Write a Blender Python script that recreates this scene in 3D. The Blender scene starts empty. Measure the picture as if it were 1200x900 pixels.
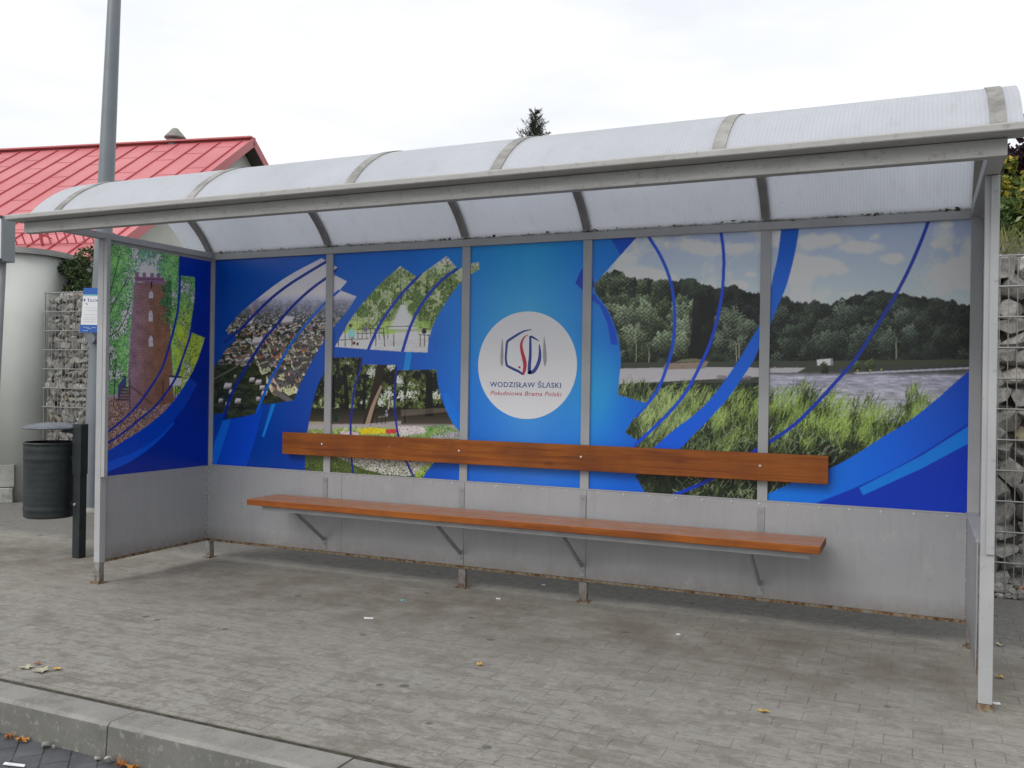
import bpy, bmesh, math, random
import numpy as np
from mathutils import Vector, Matrix
random.seed(7)
RNG = np.random.default_rng(11)
R = math.radians

# ------------------------------------------------------------------ camera
scn = bpy.context.scene
COL = scn.collection
CAMP = np.array([4.7037, -5.0895, 1.2952])
YAW, PITCH, ROLL, FPX = 0.4240, -0.0005, 0.0149, 1062.2556
def cam_axes():
    cy, sy, cp, sp = math.cos(YAW), math.sin(YAW), math.cos(PITCH), math.sin(PITCH)
    f = np.array([-sy*cp, cy*cp, sp]); r = np.array([cy, sy, 0.0]); u = np.cross(r, f)
    cr, sr = math.cos(ROLL), math.sin(ROLL)
    return cr*r + sr*u, -sr*r + cr*u, f
CR, CU, CF = cam_axes()
def ray(u, v):
    return CR*((u-600)/FPX) + CU*((450-v)/FPX) + CF
def at(u, v, d):                       # point seen at photo position (u, v), d metres deep
    return CAMP + ray(u, v)*d
cam_d = bpy.data.cameras.new('camera')
cam = bpy.data.objects.new('camera', cam_d); COL.objects.link(cam)
M4 = Matrix(((CR[0], CU[0], -CF[0], CAMP[0]), (CR[1], CU[1], -CF[1], CAMP[1]), (CR[2], CU[2], -CF[2], CAMP[2]), (0, 0, 0, 1)))
cam.matrix_world = M4
cam_d.sensor_width = 36.0
cam_d.lens = FPX/1200*36.0
cam_d.clip_start = 0.05; cam_d.clip_end = 3000
scn.camera = cam

# ------------------------------------------------------------------ sky, sun, exposure
SUN_EL, SUN_AZ = R(42), R(200)         # direction the light comes from (azimuth from +y, clockwise)
world = bpy.data.worlds.new("World"); scn.world = world; world.use_nodes = True
nt = world.node_tree; nt.nodes.clear()
def N(nt, t, **kw):
    n = nt.nodes.new(t)
    for k, v in kw.items(): setattr(n, k, v)
    return n
sky = N(nt, 'ShaderNodeTexSky', sky_type='NISHITA', sun_disc=False)
sky.sun_elevation = SUN_EL; sky.sun_rotation = SUN_AZ; sky.air_density = 1.0; sky.dust_density = 3.0
tc = N(nt, 'ShaderNodeTexCoord')
mp = N(nt, 'ShaderNodeMapping'); mp.inputs['Scale'].default_value = (1.0, 1.0, 3.2)
nz = N(nt, 'ShaderNodeTexNoise'); nz.inputs['Scale'].default_value = 2.3; nz.inputs['Detail'].default_value = 7; nz.inputs['Roughness'].default_value = 0.55
rp = N(nt, 'ShaderNodeValToRGB'); rp.color_ramp.elements[0].position = 0.30; rp.color_ramp.elements[1].position = 0.50
rp.color_ramp.elements[0].color = (0.86, 0.86, 0.86, 1); rp.color_ramp.elements[1].color = (1, 1, 1, 1)
nz2 = N(nt, 'ShaderNodeTexNoise'); nz2.inputs['Scale'].default_value = 3.4; nz2.inputs['Detail'].default_value = 6
rp2 = N(nt, 'ShaderNodeValToRGB'); rp2.color_ramp.elements[0].position = 0.35; rp2.color_ramp.elements[1].position = 0.62
rp2.color_ramp.elements[0].color = (6.4, 6.6, 7.0, 1); rp2.color_ramp.elements[1].color = (7.6, 7.65, 7.7, 1)
mx = N(nt, 'ShaderNodeMix', data_type='RGBA')
bg = N(nt, 'ShaderNodeBackground'); bg.inputs['Strength'].default_value = 0.10
wo = N(nt, 'ShaderNodeOutputWorld')
L = nt.links.new
L(tc.outputs['Generated'], mp.inputs['Vector']); L(mp.outputs[0], nz.inputs['Vector']); L(mp.outputs[0], nz2.inputs['Vector'])
L(nz.outputs['Fac'], rp.inputs['Fac']); L(nz2.outputs['Fac'], rp2.inputs['Fac'])
L(rp.outputs['Color'], mx.inputs['Factor']); L(sky.outputs[0], mx.inputs['A']); L(rp2.outputs['Color'], mx.inputs['B'])
L(mx.outputs['Result'], bg.inputs['Color']); L(bg.outputs[0], wo.inputs['Surface'])

sd = bpy.data.lights.new('sun', 'SUN'); sd.energy = 1.15; sd.angle = R(40); sd.color = (1.0, 0.97, 0.93)
sun = bpy.data.objects.new('sun', sd); COL.objects.link(sun)
dirv = Vector((math.sin(SUN_AZ)*math.cos(SUN_EL), math.cos(SUN_AZ)*math.cos(SUN_EL), math.sin(SUN_EL)))
sun.rotation_euler = dirv.to_track_quat('Z', 'Y').to_euler()
sun.location = (0, 0, 20)
scn.view_settings.view_transform = 'Standard'; scn.view_settings.look = 'None'
scn.view_settings.exposure = 0.50; scn.view_settings.gamma = 1.0
scn.view_settings.use_curve_mapping = False
scn.render.engine = 'CYCLES'
scn.cycles.max_bounces = 8; scn.cycles.transparent_max_bounces = 12
scn.cycles.use_denoising = True

# ------------------------------------------------------------------ materials
def lin(c):
    return tuple(((x/255)/12.92 if x/255 <= 0.04045 else ((x/255+0.055)/1.055)**2.4) for x in c)
class Mt:
    """small node-graph builder on a Principled material"""
    def __init__(s, name, rough=0.6, metal=0.0, spec=0.5):
        s.m = bpy.data.materials.new(name); s.m.use_nodes = True
        s.nt = s.m.node_tree; s.b = s.nt.nodes['Principled BSDF']; s.out = s.nt.nodes['Material Output']
        s.b.inputs['Roughness'].default_value = rough; s.b.inputs['Metallic'].default_value = metal
        s.b.inputs['Specular IOR Level'].default_value = spec
        s.tc = s.nt.nodes.new('ShaderNodeTexCoord'); s.h = None
    def n(s, t, **kw): return N(s.nt, t, **kw)
    def l(s, a, b): s.nt.links.new(a, b)
    def co(s, scale=(1, 1, 1), rot=(0, 0, 0), loc=(0, 0, 0), out='Object'):
        m = s.n('ShaderNodeMapping'); m.inputs['Scale'].default_value = scale; m.inputs['Rotation'].default_value = rot; m.inputs['Location'].default_value = loc
        s.l(s.tc.outputs[out], m.inputs['Vector']); return m.outputs[0]
    def noise(s, scale, detail=4, rough=0.55, vec=None, dist=0.0):
        n = s.n('ShaderNodeTexNoise'); n.inputs['Scale'].default_value = scale; n.inputs['Detail'].default_value = detail
        n.inputs['Roughness'].default_value = rough; n.inputs['Distortion'].default_value = dist
        s.l(vec if vec is not None else s.tc.outputs['Object'], n.inputs['Vector']); return n.outputs['Fac']
    def ramp(s, fac, stops, interp='LINEAR'):
        r = s.n('ShaderNodeValToRGB'); r.color_ramp.interpolation = interp
        e = r.color_ramp.elements
        while len(e) < len(stops): e.new(0.5)
        for k, (p, c) in enumerate(stops):
            e[k].position = p; e[k].color = (c, c, c, 1) if isinstance(c, (int, float)) else (*c[:3], 1)
        s.l(fac, r.inputs['Fac']); return r.outputs['Color']
    def mix(s, fac, a, b, mode='MIX'):
        m = s.n('ShaderNodeMix', data_type='RGBA', blend_type=mode)
        for k, v in (('Factor', fac), ('A', a), ('B', b)):
            if isinstance(v, (int, float)): m.inputs[k].default_value = v if k == 'Factor' else (v, v, v, 1)
            elif isinstance(v, tuple): m.inputs[k].default_value = (*v[:3], 1)
            else: s.l(v, m.inputs[k])
        return m.outputs['Result']
    def math(s, op, a, b=0.0):
        m = s.n('ShaderNodeMath', operation=op)
        for k, v in ((0, a), (1, b)):
            if isinstance(v, (int, float)): m.inputs[k].default_value = v
            else: s.l(v, m.inputs[k])
        return m.outputs[0]
    def base(s, c):
        if isinstance(c, tuple): s.b.inputs['Base Color'].default_value = (*c[:3], 1)
        else: s.l(c, s.b.inputs['Base Color'])
        return s
    def rough(s, c): s.l(c, s.b.inputs['Roughness']); return s
    def bump(s, h, strength=0.3, dist=0.01):
        b = s.n('ShaderNodeBump'); b.inputs['Strength'].default_value = strength; b.inputs['Distance'].default_value = dist
        s.l(h, b.inputs['Height'])
        if s.h is not None: s.l(s.h, b.inputs['Normal'])
        s.h = b.outputs[0]; s.l(s.h, s.b.inputs['Normal']); return s
    def z(s):
        x = s.n('ShaderNodeSeparateXYZ'); s.l(s.tc.outputs['Object'], x.inputs[0]); return x.outputs
def simple(name, c1, c2, scale=6, rough=0.6, metal=0.0, bump=0.0, bs=60, spec=0.5):
    m = Mt(name, rough, metal, spec)
    m.base(m.mix(m.ramp(m.noise(scale, 5), [(0.35, 0), (0.65, 1)]), c1, c2))
    if bump: m.bump(m.noise(bs, 3), bump, 0.004)
    return m.m

def mat_frame():
    m = Mt('grey_painted_steel', 0.5, 0.0)
    n1 = m.ramp(m.noise(3, 5), [(0.3, 0), (0.7, 1)])
    c = m.mix(n1, (0.34, 0.345, 0.355), (0.42, 0.425, 0.43))
    c = m.mix(m.ramp(m.noise(38, 4, 0.7), [(0.60, 0), (0.74, 0.5)]), c, (0.19, 0.18, 0.165))
    m.base(c).rough(m.ramp(m.noise(12, 3), [(0.3, 0.4), (0.7, 0.62)]))
    return m.m
def mat_beam():
    m = Mt('weathered_gutter_metal', 0.55, 0.0)
    v = m.co((1.2, 8, 8))
    n1 = m.ramp(m.noise(4, 6, 0.65, v), [(0.32, 0), (0.7, 1)])
    c = m.mix(n1, (0.335, 0.33, 0.315), (0.43, 0.43, 0.425))
    c = m.mix(m.ramp(m.noise(30, 5, 0.7), [(0.56, 0), (0.72, 0.6)]), c, (0.15, 0.135, 0.115))
    m.base(c)
    return m.m
def mat_sheet():
    m = Mt('grey_sheet_metal', 0.42, 0.25)
    c = m.mix(m.ramp(m.noise(1.6, 5), [(0.3, 0), (0.7, 1)]), (0.345, 0.35, 0.365), (0.41, 0.415, 0.43))
    c = m.mix(m.ramp(m.noise(55, 3, 0.6), [(0.66, 0), (0.72, 0.35)]), c, (0.2, 0.2, 0.2))
    c = m.mix(m.ramp(m.noise(9, 6, 0.7, m.co((5, 5, 0.7))), [(0.58, 0), (0.75, 0.35)]), c, (0.24, 0.22, 0.2))
    c = m.mix(m.ramp(m.noise(20, 7, 0.75, m.co((1.0, 1.0, 0.10))), [(0.50, 0), (0.72, 0.20)]), c, (0.21, 0.20, 0.185))
    c = m.mix(m.ramp(m.noise(150, 2, 0.5, m.co((1, 1, 0.22), (0, R(25), 0))), [(0.70, 0), (0.74, 0.5)]), c, (0.5, 0.5, 0.5))
    z = m.z()[2]
    edge = m.ramp(z, [(0.135, 1), (0.24, 0)])
    dirt = m.mix(m.math('MULTIPLY', edge, m.noise(14, 5, 0.7)), c, (0.17, 0.13, 0.09))
    dirt = m.mix(m.ramp(m.noise(7, 7, 0.75, m.co((1, 1, 1), (0, 0, 0), (4, 1, 2))), [(0.56, 0), (0.66, 0.3)]), dirt, (0.5, 0.5, 0.49))
    m.base(dirt).rough(m.ramp(m.noise(6, 4), [(0.3, 0.36), (0.7, 0.55)]))
    m.bump(m.noise(1.2, 2), 0.25, 0.02)
    return m.m
def mat_rust():
    m = Mt('rusty_steel', 0.8, 0.1)
    n = m.noise(42, 6, 0.75)
    m.base(m.ramp(n, [(0.40, (0.24, 0.23, 0.20)), (0.50, (0.22, 0.15, 0.075)), (0.57, (0.12, 0.055, 0.022)), (0.64, (0.035, 0.024, 0.016))]))
    m.bump(n, 0.5, 0.004); return m.m
def mat_foot():
    m = Mt('post_foot_steel', 0.7, 0.1)
    z = m.z()[2]
    f = m.math('MULTIPLY', m.ramp(z, [(0.015, 1), (0.12, 0.3)]), m.ramp(m.noise(35, 6, 0.75), [(0.35, 0.2), (0.6, 1)]))
    m.base(m.mix(f, (0.30, 0.30, 0.295), (0.10, 0.05, 0.025))); return m.m
def mat_poly(x_pitch=0.0165):
    m = Mt('ribbed_polycarbonate', 0.35, 0.0)
    z = m.z()
    w = m.math('SINE', m.math('MULTIPLY', z[0], 2*math.pi/x_pitch))
    fine = m.ramp(m.math('MULTIPLY_ADD', w, 0.5) if False else m.math('ADD', m.math('MULTIPLY', w, 0.5), 0.5), [(0.0, 0.945), (0.6, 0.99), (1.0, 1.0)])
    c = m.mix(m.ramp(m.noise(1.8, 5), [(0.3, 0), (0.7, 1)]), (0.80, 0.82, 0.86), (0.87, 0.89, 0.93))
    c = m.mix(m.ramp(m.noise(7, 6, 0.7, m.co((2.6, 1, 1))), [(0.55, 0), (0.80, 0.35)]), c, (0.58, 0.58, 0.56))
    # moss and dirt gathered along the two low edges of the sheet
    n = m.noise(16, 6, 0.8)
    lo = m.math('ADD', z[2], m.math('MULTIPLY', n, -0.045))
    c = m.mix(m.ramp(lo, [(0.0, 1.0), (1.0, 1.0)]) if False else m.ramp(m.math('MULTIPLY', m.math('SUBTRACT', lo, 2.172), 20), [(0.1, 0.85), (0.40, 0)]), c, m.mix(m.noise(60, 3), (0.10, 0.085, 0.05), (0.10, 0.13, 0.04)))
    c = m.mix(m.ramp(m.noise(85, 3, 0.6), [(0.66, 0), (0.72, 0.35)]), c, (0.3, 0.3, 0.29))
    c = m.mix(1.0, c, fine, 'MULTIPLY')
    m.base(c)
    m.bump(w, 0.3, 0.002)
    tr = m.n('ShaderNodeBsdfTranslucent'); m.l(c, tr.inputs['Color']); 
    ms = m.n('ShaderNodeMixShader'); ms.inputs[0].default_value = 0.60
    m.l(m.b.outputs[0], ms.inputs[1]); m.l(tr.outputs[0], ms.inputs[2]); m.l(ms.outputs[0], m.out.inputs['Surface'])
    return m.m
def mat_strip():
    m = Mt('dirty_cover_strip', 0.6, 0.0)
    c = m.mix(m.ramp(m.noise(9, 6, 0.7), [(0.35, 0), (0.65, 1)]), (0.17, 0.165, 0.15), (0.36, 0.355, 0.335))
    m.base(c); return m.m
def mat_wood(long_axis=0):
    m = Mt('varnished_pine', 0.5, 0.0, 0.3)
    sc = (0.55, 14, 14)
    n = m.noise(3.2, 7, 0.62, m.co(sc), 0.6)
    c = m.ramp(n, [(0.28, (0.13, 0.032, 0.006)), (0.42, (0.25, 0.066, 0.008)), (0.56, (0.33, 0.098, 0.012)), (0.75, (0.17, 0.042, 0.007))])
    v = m.n('ShaderNodeTexVoronoi'); v.inputs['Scale'].default_value = 1.0; m.l(m.co((3.0, 9, 9)), v.inputs['Vector'])
    k = m.ramp(v.outputs['Distance'], [(0.03, 0.8), (0.17, 0)])
    c = m.mix(k, c, (0.12, 0.03, 0.008))
    c = m.mix(m.ramp(m.noise(2.2, 3, 0.5, m.co((1.3, 1, 1))), [(0.42, 0), (0.66, 0.65)]), c, (0.13, 0.034, 0.008))
    c = m.mix(m.ramp(m.noise(30, 5, 0.7, m.co((0.4, 1, 1))), [(0.64, 0), (0.72, 0.35)]), c, (0.40, 0.24, 0.13))
    m.base(c).bump(n, 0.12, 0.003)
    m.rough(m.ramp(m.noise(8, 4), [(0.3, 0.42), (0.7, 0.6)]))
    return m.m
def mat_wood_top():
    m = Mt('pale_varnished_pine', 0.45, 0.0)  # paler pine tone for the upper faces of the seat planks
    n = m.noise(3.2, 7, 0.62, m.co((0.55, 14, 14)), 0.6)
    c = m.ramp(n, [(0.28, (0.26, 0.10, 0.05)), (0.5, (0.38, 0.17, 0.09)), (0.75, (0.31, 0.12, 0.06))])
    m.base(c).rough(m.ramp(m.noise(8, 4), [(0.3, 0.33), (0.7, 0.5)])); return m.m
def mat_paving():
    m = Mt('concrete_block_paving', 0.85, 0.0, 0.3)
    vec = m.co((1, 1, 1), (0, 0, 0))
    # joints wander a little, as real laid blocks do
    nz = m.n('ShaderNodeTexNoise'); nz.inputs['Scale'].default_value = 5.0; m.l(m.tc.outputs['Object'], nz.inputs['Vector'])
    va = m.n('ShaderNodeVectorMath', operation='MULTIPLY_ADD'); m.l(nz.outputs['Color'], va.inputs[0]); va.inputs[1].default_value = (0.012, 0.012, 0); m.l(vec, va.inputs[2])
    br = m.n('ShaderNodeTexBrick'); br.inputs['Scale'].default_value = 1.0; br.inputs['Brick Width'].default_value = 0.2; br.inputs['Row Height'].default_value = 0.1
    br.inputs['Mortar Size'].default_value = 0.0024; br.inputs['Mortar Smooth'].default_value = 0.6; br.inputs['Bias'].default_value = 0.0
    br.inputs['Color1'].default_value = (0.0, 0, 0, 1); br.inputs['Color2'].default_value = (1, 1, 1, 1); br.inputs['Mortar'].default_value = (0.5, 0.5, 0.5, 1)
    m.l(va.outputs[0], br.inputs['Vector'])
    c = m.mix(br.outputs['Color'], (0.250, 0.238, 0.211), (0.278, 0.264, 0.234))
    # pale wear and dark grime
    big = m.ramp(m.noise(1.1, 6, 0.65), [(0.36, 0), (0.66, 1)])
    c = m.mix(big, c, m.mix(0.55, c, (0.30, 0.29, 0.265)))
    y = m.z()
    blot = m.noise(4.2, 7, 0.68, m.co((0.8, 1.7, 1)))
    front = m.ramp(m.math('MULTIPLY', m.math('ADD', y[1], 2.6), 0.5), [(0.0, 1.0), (0.72, 0.55), (1.0, 0.4)])
    c = m.mix(m.math('MULTIPLY', m.ramp(blot, [(0.50, 0), (0.58, 0.62)]), front), c, (0.125, 0.112, 0.093))
    fl = m.noise(19, 8, 0.72, m.co((0.8, 1.3, 1)))
    c = m.mix(m.math('MULTIPLY', m.ramp(fl, [(0.51, 0), (0.56, 0.62)]), front), c, (0.150, 0.133, 0.108))
    c = m.mix(m.ramp(m.noise(13, 8, 0.72, m.co((1, 1, 1), (0, 0, 0), (7, 3, 0))), [(0.55, 0), (0.62, 0.5)]), c, (0.37, 0.35, 0.305))
    # soiled area where people wait in front of the seat
    yb = m.ramp(m.math('MULTIPLY', m.math('ADD', y[1], 1.35), 0.6), [(0.05, 0), (0.35, 1), (0.62, 1), (0.80, 0)])
    c = m.mix(m.math('MULTIPLY', yb, m.ramp(m.noise(2.6, 6, 0.7), [(0.38, 0), (0.62, 0.8)])), c, (0.130, 0.108, 0.078))
    c = m.mix(m.ramp(m.noise(2.3, 8, 0.75, m.co((1, 1.3, 1), (0, 0, 0), (9, 2, 0))), [(0.54, 0), (0.64, 0.5)]), c, (0.13, 0.117, 0.095))
    # dust grey behind the seat line
    back = m.ramp(m.math('ADD', y[1], m.math('MULTIPLY', m.noise(4, 7, 0.7), 0.6)), [(0.36, 0), (0.50, 1)])
    c = m.mix(m.math('MULTIPLY', back, 0.75), c, m.mix(m.ramp(m.noise(22, 6, 0.7), [(0.4, 0), (0.6, 1)]), (0.10, 0.10, 0.095), (0.17, 0.168, 0.158)))
    # joints
    jn = m.math('MULTIPLY', br.outputs['Fac'], m.ramp(m.noise(1.6, 4), [(0.38, 0.15), (0.6, 1.0)]))
    c = m.mix(m.math('MULTIPLY', jn, 0.7), c, (0.045, 0.04, 0.033))
    # chewing gum spots
    vo = m.n('ShaderNodeTexVoronoi'); vo.inputs['Scale'].default_value = 3.3; vo.inputs['Randomness'].default_value = 1.0; m.l(m.tc.outputs['Object'], vo.inputs['Vector'])
    g = m.math('ADD', vo.outputs['Distance'], m.math('MULTIPLY', m.noise(30, 2), 0.06))
    c = m.mix(m.ramp(g, [(0.09, 0.85), (0.11, 0)]), c, (0.075, 0.07, 0.066))
    vo2 = m.n('ShaderNodeTexVoronoi'); vo2.inputs['Scale'].default_value = 7.1; m.l(m.tc.outputs['Object'], vo2.inputs['Vector'])
    c = m.mix(m.ramp(vo2.outputs['Distance'], [(0.045, 0.6), (0.06, 0)]), c, (0.42, 0.41, 0.39))
    c = m.mix(m.ramp(m.noise(95, 4, 0.75), [(0.35, 0.0), (0.75, 0.30)]), c, (0.36, 0.35, 0.325))
    c = m.mix(m.ramp(m.noise(48, 6, 0.8), [(0.55, 0), (0.62, 0.45)]), c, (0.13, 0.115, 0.095))
    m.base(c)
    m.bump(m.math('MULTIPLY', br.outputs['Fac'], -1.0), 0.45, 0.004).bump(m.noise(140, 4, 0.7), 0.25, 0.002)
    return m.m
def mat_road():
    m = Mt('dark_granite_setts', 0.6, 0.0)
    br = m.n('ShaderNodeTexBrick'); br.inputs['Scale'].default_value = 1.0; br.inputs['Brick Width'].default_value = 0.2; br.inputs['Row Height'].default_value = 0.1
    br.inputs['Mortar Size'].default_value = 0.004; br.inputs['Mortar Smooth'].default_value = 0.5
    br.inputs['Color1'].default_value = (0.052, 0.056, 0.066, 1); br.inputs['Color2'].default_value = (0.085, 0.09, 0.102, 1); br.inputs['Mortar'].default_value = (0.02, 0.02, 0.02, 1)
    m.l(m.co((1, 1, 1), (0, 0, R(45))), br.inputs['Vector'])
    c = m.mix(m.ramp(m.noise(5, 6, 0.7), [(0.45, 0), (0.7, 0.6)]), br.outputs['Color'], (0.16, 0.16, 0.16))
    m.base(c).bump(m.math('MULTIPLY', br.outputs['Fac'], -1.0), 0.5, 0.006).bump(m.noise(90, 3), 0.3, 0.003); return m.m
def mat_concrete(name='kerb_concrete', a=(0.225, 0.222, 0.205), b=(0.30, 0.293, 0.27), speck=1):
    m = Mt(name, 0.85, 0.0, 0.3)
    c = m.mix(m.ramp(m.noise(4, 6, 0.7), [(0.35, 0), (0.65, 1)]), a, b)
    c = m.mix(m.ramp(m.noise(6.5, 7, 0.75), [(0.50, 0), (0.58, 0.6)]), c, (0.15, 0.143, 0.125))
    c = m.mix(m.ramp(m.noise(26, 7, 0.75), [(0.54, 0), (0.62, 0.5)]), c, (0.34, 0.33, 0.30))
    if speck: c = m.mix(m.ramp(m.noise(160, 3, 0.7), [(0.38, 0.22), (0.50, 0)]), c, (0.10, 0.10, 0.095))
    m.base(c).bump(m.noise(150, 3), 0.3, 0.002); return m.m
def mat_leaf(name, stops, rough=0.55, trans=0.25):
    m = Mt(name, rough, 0.0, 0.3)
    g = m.n('ShaderNodeNewGeometry')
    c = m.ramp(g.outputs['Random Per Island'], stops)
    m.base(c)
    tr = m.n('ShaderNodeBsdfTranslucent'); m.l(c, tr.inputs['Color'])
    ms = m.n('ShaderNodeMixShader'); ms.inputs[0].default_value = trans
    m.l(m.b.outputs[0], ms.inputs[1]); m.l(tr.outputs[0], ms.inputs[2]); m.l(ms.outputs[0], m.out.inputs['Surface'])
    return m.m
def mat_rock():
    m = Mt('quarried_stone', 0.85, 0.0, 0.3)
    g = m.n('ShaderNodeNewGeometry')
    c = m.ramp(g.outputs['Random Per Island'], [(0.0, (0.20, 0.195, 0.18)), (0.3, (0.38, 0.37, 0.345)), (0.6, (0.27, 0.265, 0.25)), (0.88, (0.48, 0.465, 0.43)), (0.94, (0.36, 0.31, 0.19)), (1.0, (0.36, 0.21, 0.12))])
    c = m.mix(m.ramp(m.noise(26, 6, 0.75), [(0.42, 0), (0.62, 0.7)]), c, (0.14, 0.135, 0.13))
    m.base(c).bump(m.noise(45, 5, 0.7), 0.6, 0.008); return m.m
def mat_print():
    m = Mt('glossy_print', 0.28, 0.0, 0.38)
    a = m.n('ShaderNodeAttribute'); a.attribute_name = 'print'
    m.base(a.outputs['Color']); return m.m

M = dict(frame=mat_frame(), beam=mat_beam(), sheet=mat_sheet(), rust=mat_rust(), foot=mat_foot(), poly=mat_poly(), strip=mat_strip(),
         wood=mat_wood(), woodtop=mat_wood_top(), paving=mat_paving(), road=mat_road(), kerb=mat_concrete(), rock=mat_rock(), prnt=mat_print())
M['kerbface'] = mat_concrete('dark_kerb_face', (0.135, 0.135, 0.122), (0.185, 0.183, 0.167))  # darker concrete tone for the front face of the kerb
M['rib'] = simple('dark_rib_metal', (0.19, 0.187, 0.18), (0.25, 0.245, 0.235), 8, 0.6)
M['joint'] = simple('joint_sand', (0.025, 0.022, 0.017), (0.075, 0.065, 0.048), 30, 0.9)
M['bolt'] = simple('zinc_bolt', (0.62, 0.63, 0.64), (0.75, 0.75, 0.76), 40, 0.3, 0.7)
M['bracket'] = simple('bracket_steel', (0.28, 0.285, 0.29), (0.34, 0.34, 0.345), 10, 0.5, 0.2)
M['binmetal'] = simple('dark_bin_metal', (0.018, 0.024, 0.026), (0.028, 0.035, 0.038), 9, 0.45, 0.2, 0.1, 40)
M['binhood'] = simple('worn_bin_hood', (0.10, 0.115, 0.135), (0.18, 0.20, 0.225), 10, 0.45, 0.3)
M['bininside'] = simple('bin_inside', (0.006, 0.006, 0.006), (0.01, 0.01, 0.01), 10, 0.9)
M['galv'] = simple('grey_lamp_paint', (0.165, 0.19, 0.21), (0.20, 0.225, 0.245), 4, 0.42, 0.2)
M['signgrey'] = simple('grey_sign_case', (0.22, 0.25, 0.265), (0.255, 0.285, 0.30), 4, 0.45, 0.2)
M['polegrey'] = simple('grey_pole', (0.25, 0.26, 0.27), (0.31, 0.32, 0.33), 6, 0.5)
M['white'] = simple('white_print', (0.72, 0.73, 0.75), (0.76, 0.77, 0.79), 3, 0.45)
M['black'] = simple('dark_plastic', (0.03, 0.03, 0.04), (0.04, 0.04, 0.05), 8, 0.5)
M['signblue'] = simple('blue_print', (0.015, 0.10, 0.40), (0.02, 0.12, 0.45), 5, 0.45)
M['signteal'] = simple('teal_print', (0.18, 0.50, 0.55), (0.22, 0.55, 0.6), 5, 0.45)
M['texthint'] = simple('faint_print', (0.50, 0.52, 0.55), (0.55, 0.57, 0.6), 20, 0.5)
M['logo_disc'] = simple('logo_white_vinyl', (0.79, 0.79, 0.81), (0.81, 0.81, 0.83), 2, 0.42, 0, 0, 60, 0.35)
M['logo_blue'] = simple('logo_blue_vinyl', (0.022, 0.055, 0.27), (0.026, 0.06, 0.29), 5, 0.45)
M['logo_red'] = simple('logo_red_vinyl', (0.52, 0.02, 0.055), (0.55, 0.025, 0.06), 5, 0.45)
M['logo_grey'] = simple('logo_grey_vinyl', (0.33, 0.33, 0.34), (0.36, 0.36, 0.37), 5, 0.45)
M['roofred'] = None
def mat_roofred():
    m = Mt('red_sheet_roof', 0.5, 0.0, 0.5)
    c = m.mix(m.ramp(m.noise(0.9, 5), [(0.3, 0), (0.7, 1)]), (0.50, 0.135, 0.15), (0.58, 0.19, 0.20))
    m.base(c); return m.m
M['roofred'] = mat_roofred()
M['seamred'] = simple('red_roof_seam', (0.40, 0.065, 0.085), (0.46, 0.085, 0.10), 3, 0.5)
M['lap'] = simple('roof_lap_line', (0.38, 0.09, 0.10), (0.44, 0.11, 0.12), 3, 0.6)
M['soffit'] = simple('dark_soffit_board', (0.06, 0.05, 0.05), (0.09, 0.075, 0.075), 3, 0.7)
M['render'] = simple('pale_render', (0.50, 0.51, 0.48), (0.58, 0.585, 0.55), 1.4, 0.85, 0, 0.2, 90)
M['whitewall'] = simple('whitewashed_render', (0.46, 0.48, 0.45), (0.54, 0.56, 0.53), 1.1, 0.8, 0, 0.15, 60)
M['coping'] = simple('grey_coping_metal', (0.25, 0.26, 0.25), (0.31, 0.315, 0.30), 5, 0.55)
M['block'] = mat_concrete('plinth_concrete', (0.30, 0.30, 0.28), (0.40, 0.40, 0.37), 0)
M['wire'] = simple('galvanised_wire', (0.24, 0.245, 0.24), (0.33, 0.335, 0.33), 30, 0.45, 0.3)
M['shade'] = simple('core_gap_shade', (0.07, 0.065, 0.06), (0.11, 0.105, 0.095), 9, 0.95)  # dark core colour standing in for shade in the stone gaps
M['bark'] = simple('bark', (0.06, 0.045, 0.035), (0.11, 0.085, 0.065), 14, 0.9, 0, 0.5, 50)
M['soil'] = simple('bank_soil', (0.055, 0.05, 0.03), (0.10, 0.10, 0.05), 6, 0.95, 0, 0.5, 30)
M['vent'] = simple('vent_metal', (0.20, 0.195, 0.18), (0.30, 0.295, 0.27), 4, 0.6)

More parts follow.
